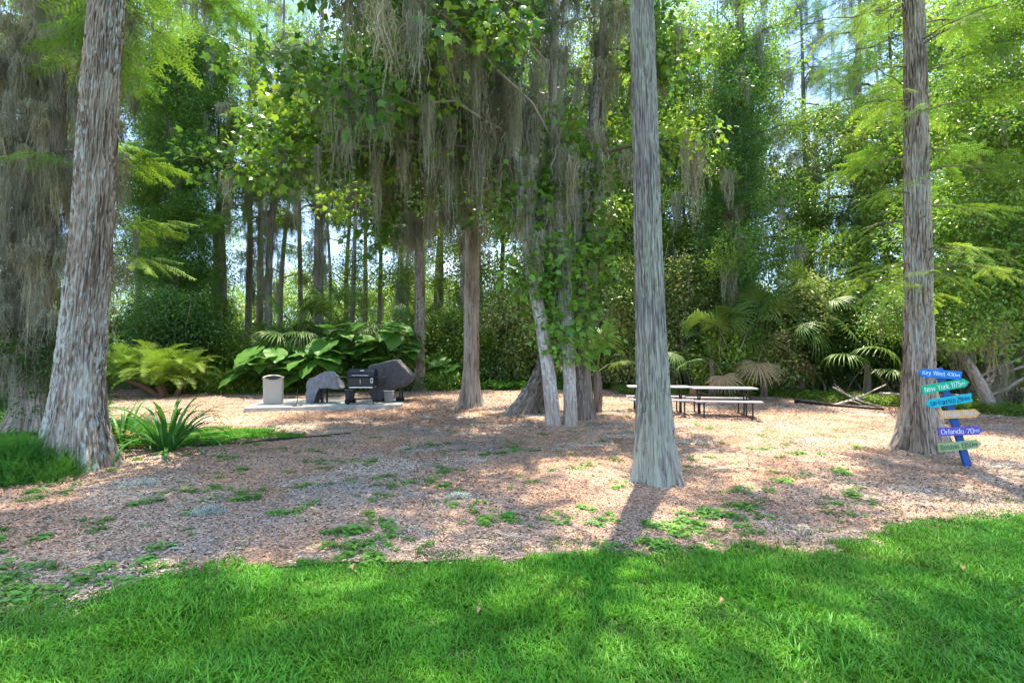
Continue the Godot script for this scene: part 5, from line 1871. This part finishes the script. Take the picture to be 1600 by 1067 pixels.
func litter() -> void:
	var chips := Scatter.new()
	var tan_c := Color(0.55, 0.375, 0.275)
	var red := Color(0.52, 0.31, 0.205)
	var grey := Color(0.38, 0.32, 0.28)
	var pale := Color(0.60, 0.48, 0.38)
	for band in [[2.4, 7.5, 560], [7.5, 13.0, 800], [13.0, 22.5, 1200]]:
		var many: int = band[2]
		for k in many:
			# spread evenly: one coordinate steps by the golden ratio
			var d := sqrt(lerpf(band[0] * band[0], band[1] * band[1], (k + rng.randf()) / many))
			var x := (fposmod(k * 0.6180340 + rnd(-0.01, 0.01), 1.0) * 2.2 - 1.1) * (d + 1.2)
			if on_lawn(x, -d):
				continue
			var worn := exp(-pow((d - edge_at(x) - 0.3) / 0.5, 2)) * clampf(1.0 - absf(x + 0.3) / 5.0, 0.0, 1.0)
			if rng.randf() < worn * 0.8:
				continue
			if x > -8.2 and x < -3.3 and d > 14.6 and d < 18.2:
				continue
			var n := patchy.get_noise_2d(x * 14.0, d * 14.0)
			var c := tan_c.lerp(red, clampf(0.5 + n, 0, 1))
			var u := rng.randf()
			if u < 0.16:
				c = grey
			elif u < 0.26:
				c = pale
			chips.put(Transform3D(Basis(Vector3.UP, rnd(0, TAU)).scaled(Vector3.ONE * rnd(0.75, 1.25) * (1.0 if d < 13.0 else 1.35)), on_land(x, -d, 0.004)), tinted(c, 0.22, 0.05))
	var o := chips.node("mulch_chips", L.chips[0], M.litter)
	tag(o, "reddish tan shredded bark mulch and dry leaves over the clearing", "mulch")
	hang(o, self)
	# weeds in loose drifts, thickest by the lawn
	var w := Scatter.new()
	for k in 5200:
		var d := rnd(3.0, 12.5)
		var x := rnd(-1.0, 0.62) * (d + 0.6)
		if on_lawn(x, -d):
			continue
		var n := patchy.get_noise_2d(x * 16.0 + 200.0, d * 16.0) + 0.12 * (1.0 - (d - edge_at(x)) / 4.0)
		if n < 0.03 + rng.randf() * 0.55:
			continue
		w.put(Transform3D(Basis(Vector3.UP, rnd(0, TAU)).scaled(Vector3(1, 0.75, 1) * rnd(0.55, 1.5)), on_land(x, -d, 0.008)), tinted(Color(0.12, 0.29, 0.055), 0.3, 0.12))
	var ow := w.node("weeds", L.weed[0], M.grass)
	tag(ow, "little green weeds scattered over the mulch", "weeds")
	hang(ow, self)
	var gt := Scatter.new()
	for k in 900:
		var x := rnd(-7.0, 7.5)
		var d := edge_at(x) + absf(rng.randfn(0.0, 0.4))
		if patchy.get_noise_2d(x * 25.0, d * 25.0 + 70.0) > 0.02:
			gt.put(Transform3D(Basis(Vector3.UP, rnd(0, TAU)).scaled(Vector3.ONE * rnd(0.5, 0.9)), on_land(x, -d)), tinted(Color(0.08, 0.20, 0.03), 0.25, 0.12))
	var og := gt.node("stray_grass", L.sprig[2], M.grass)
	tag(og, "stray grass creeping from the lawn into the mulch", "grass")
	hang(og, self)
	# pale curved twigs, moss fallen from the trees, dry leaves on the lawn
	var pale_m: Material = M.driftwood
	for q in [
		["pale curved twig above the fallen moss tuft", Vector2(-3.35, -5.95), 0.35, 2.6], ["pale hooked twig left of the fallen moss tuft", Vector2(-3.55, -5.2), 0.28, 1.3], ["small pale twig near the lawn at left", Vector2(-2.75, -4.45), 0.16, 2.2],
		["pale bent twig in the middle of the mulch near the lawn", Vector2(-0.15, -4.85), 0.34, 0.4], ["thin twig among weeds in front of the maple clump", Vector2(-0.75, -5.3), 0.3, 1.1], ["dark stick right of the grey-green cypress", Vector2(2.9, -7.6), 0.6, -0.5],
		["stick lying on the mulch before the picnic tables", Vector2(4.3, -8.2), 0.55, 0.25], ["long stick on the mulch left of the right-hand cypress", Vector2(5.3, -9.5), 0.7, 0.1],
	]:
		var a: Vector2 = q[1]
		var len: float = q[2]
		var th: float = q[3]
		var e := a + Vector2(cos(th), sin(th)) * len
		var m := (a + e) * 0.5 + Vector2(-sin(th), cos(th)) * len * 0.22
		stick("twig", q[0], "twigs on the mulch", [on_land(a.x, a.y, 0.022), on_land(m.x, m.y, 0.04), on_land(e.x, e.y, 0.025)], 0.0095 if len < 0.4 else 0.0115, pale_m)
	for q in [["grey tuft of fallen moss on the mulch at left", Vector2(-3.16, -5.5), 0.2], ["flat grey patch of fallen moss before the left tree", Vector2(-4.6, -6.55), 0.3], ["small wisp of fallen moss in the middle of the mulch", Vector2(-0.6, -6.1), 0.14]]:
		var at2: Vector2 = q[1]
		var t := thing("fallen_moss", q[0], "moss", on_land(at2.x, at2.y), "fallen moss")
		var s := Shape.new()
		var r: float = q[2]
		for k in 420:
			var b := ball() * Vector3(r, r * 0.38, r * 0.7)
			b.y = absf(b.y) + 0.02
			var d2 := (ball() * Vector3(1, 0.3, 1)).normalized()
			var y := rnd(0.8, 1.3)
			s.tone = Color(0.42 * y, 0.45 * y, 0.40 * y)
			s.ribbon([b, b + d2 * 0.03 + ball() * 0.012, b + d2 * 0.06 + ball() * 0.02], [0.006, 0.006, 0.003], d2.cross(Vector3.UP).normalized())
		var pm := part("strands", s.mesh(), M.moss, t)
		pm.set_meta("kind", "stuff")
	for q in [["curled tan leaf on the shaded lawn", Vector2(1.35, -3.42), 0.055, 0.6], ["tan dry leaf lying at the lawn's left edge", Vector2(-1.2, -3.98), 0.07, 2.0], ["dry leaf on the sunlit lawn at right", Vector2(3.35, -3.95), 0.06, 1.0], ["small tan leaf low in the right foreground", Vector2(1.4, -2.55), 0.035, 0.2], ["thin dry seed stalk on the lawn in the middle", Vector2(-0.2, -3.3), 0.06, 1.2]]:
		var a: Vector2 = q[1]
		var t := thing("dry_leaf", q[0], "leaf", on_land(a.x, a.y, 0.045), "dry leaves on the lawn")
		var s := Shape.new()
		var sz: float = q[2] * 0.65
		for j in 7:
			var u := j / 6.0
			var wd := sz * 0.42 * sin(PI * clampf(u, 0.03, 0.97))
			for k in 5:
				var v := (k - 2) / 2.0
				s.tone = Color(1, 1, 1)
				s.p(Vector3((u - 0.5) * sz * 1.6, absf(v) * absf(v) * wd * 0.7 + 0.02 * sin(u * 3.0), v * wd))
		for j in 6:
			for k in 4:
				var i0 := j * 5 + k
				s.quad(i0, i0 + 5, i0 + 6, i0 + 1)
		part("blade", s.mesh(), M.fallen_leaf, t, Transform3D(Basis(Vector3.UP, q[3]), Vector3.ZERO))
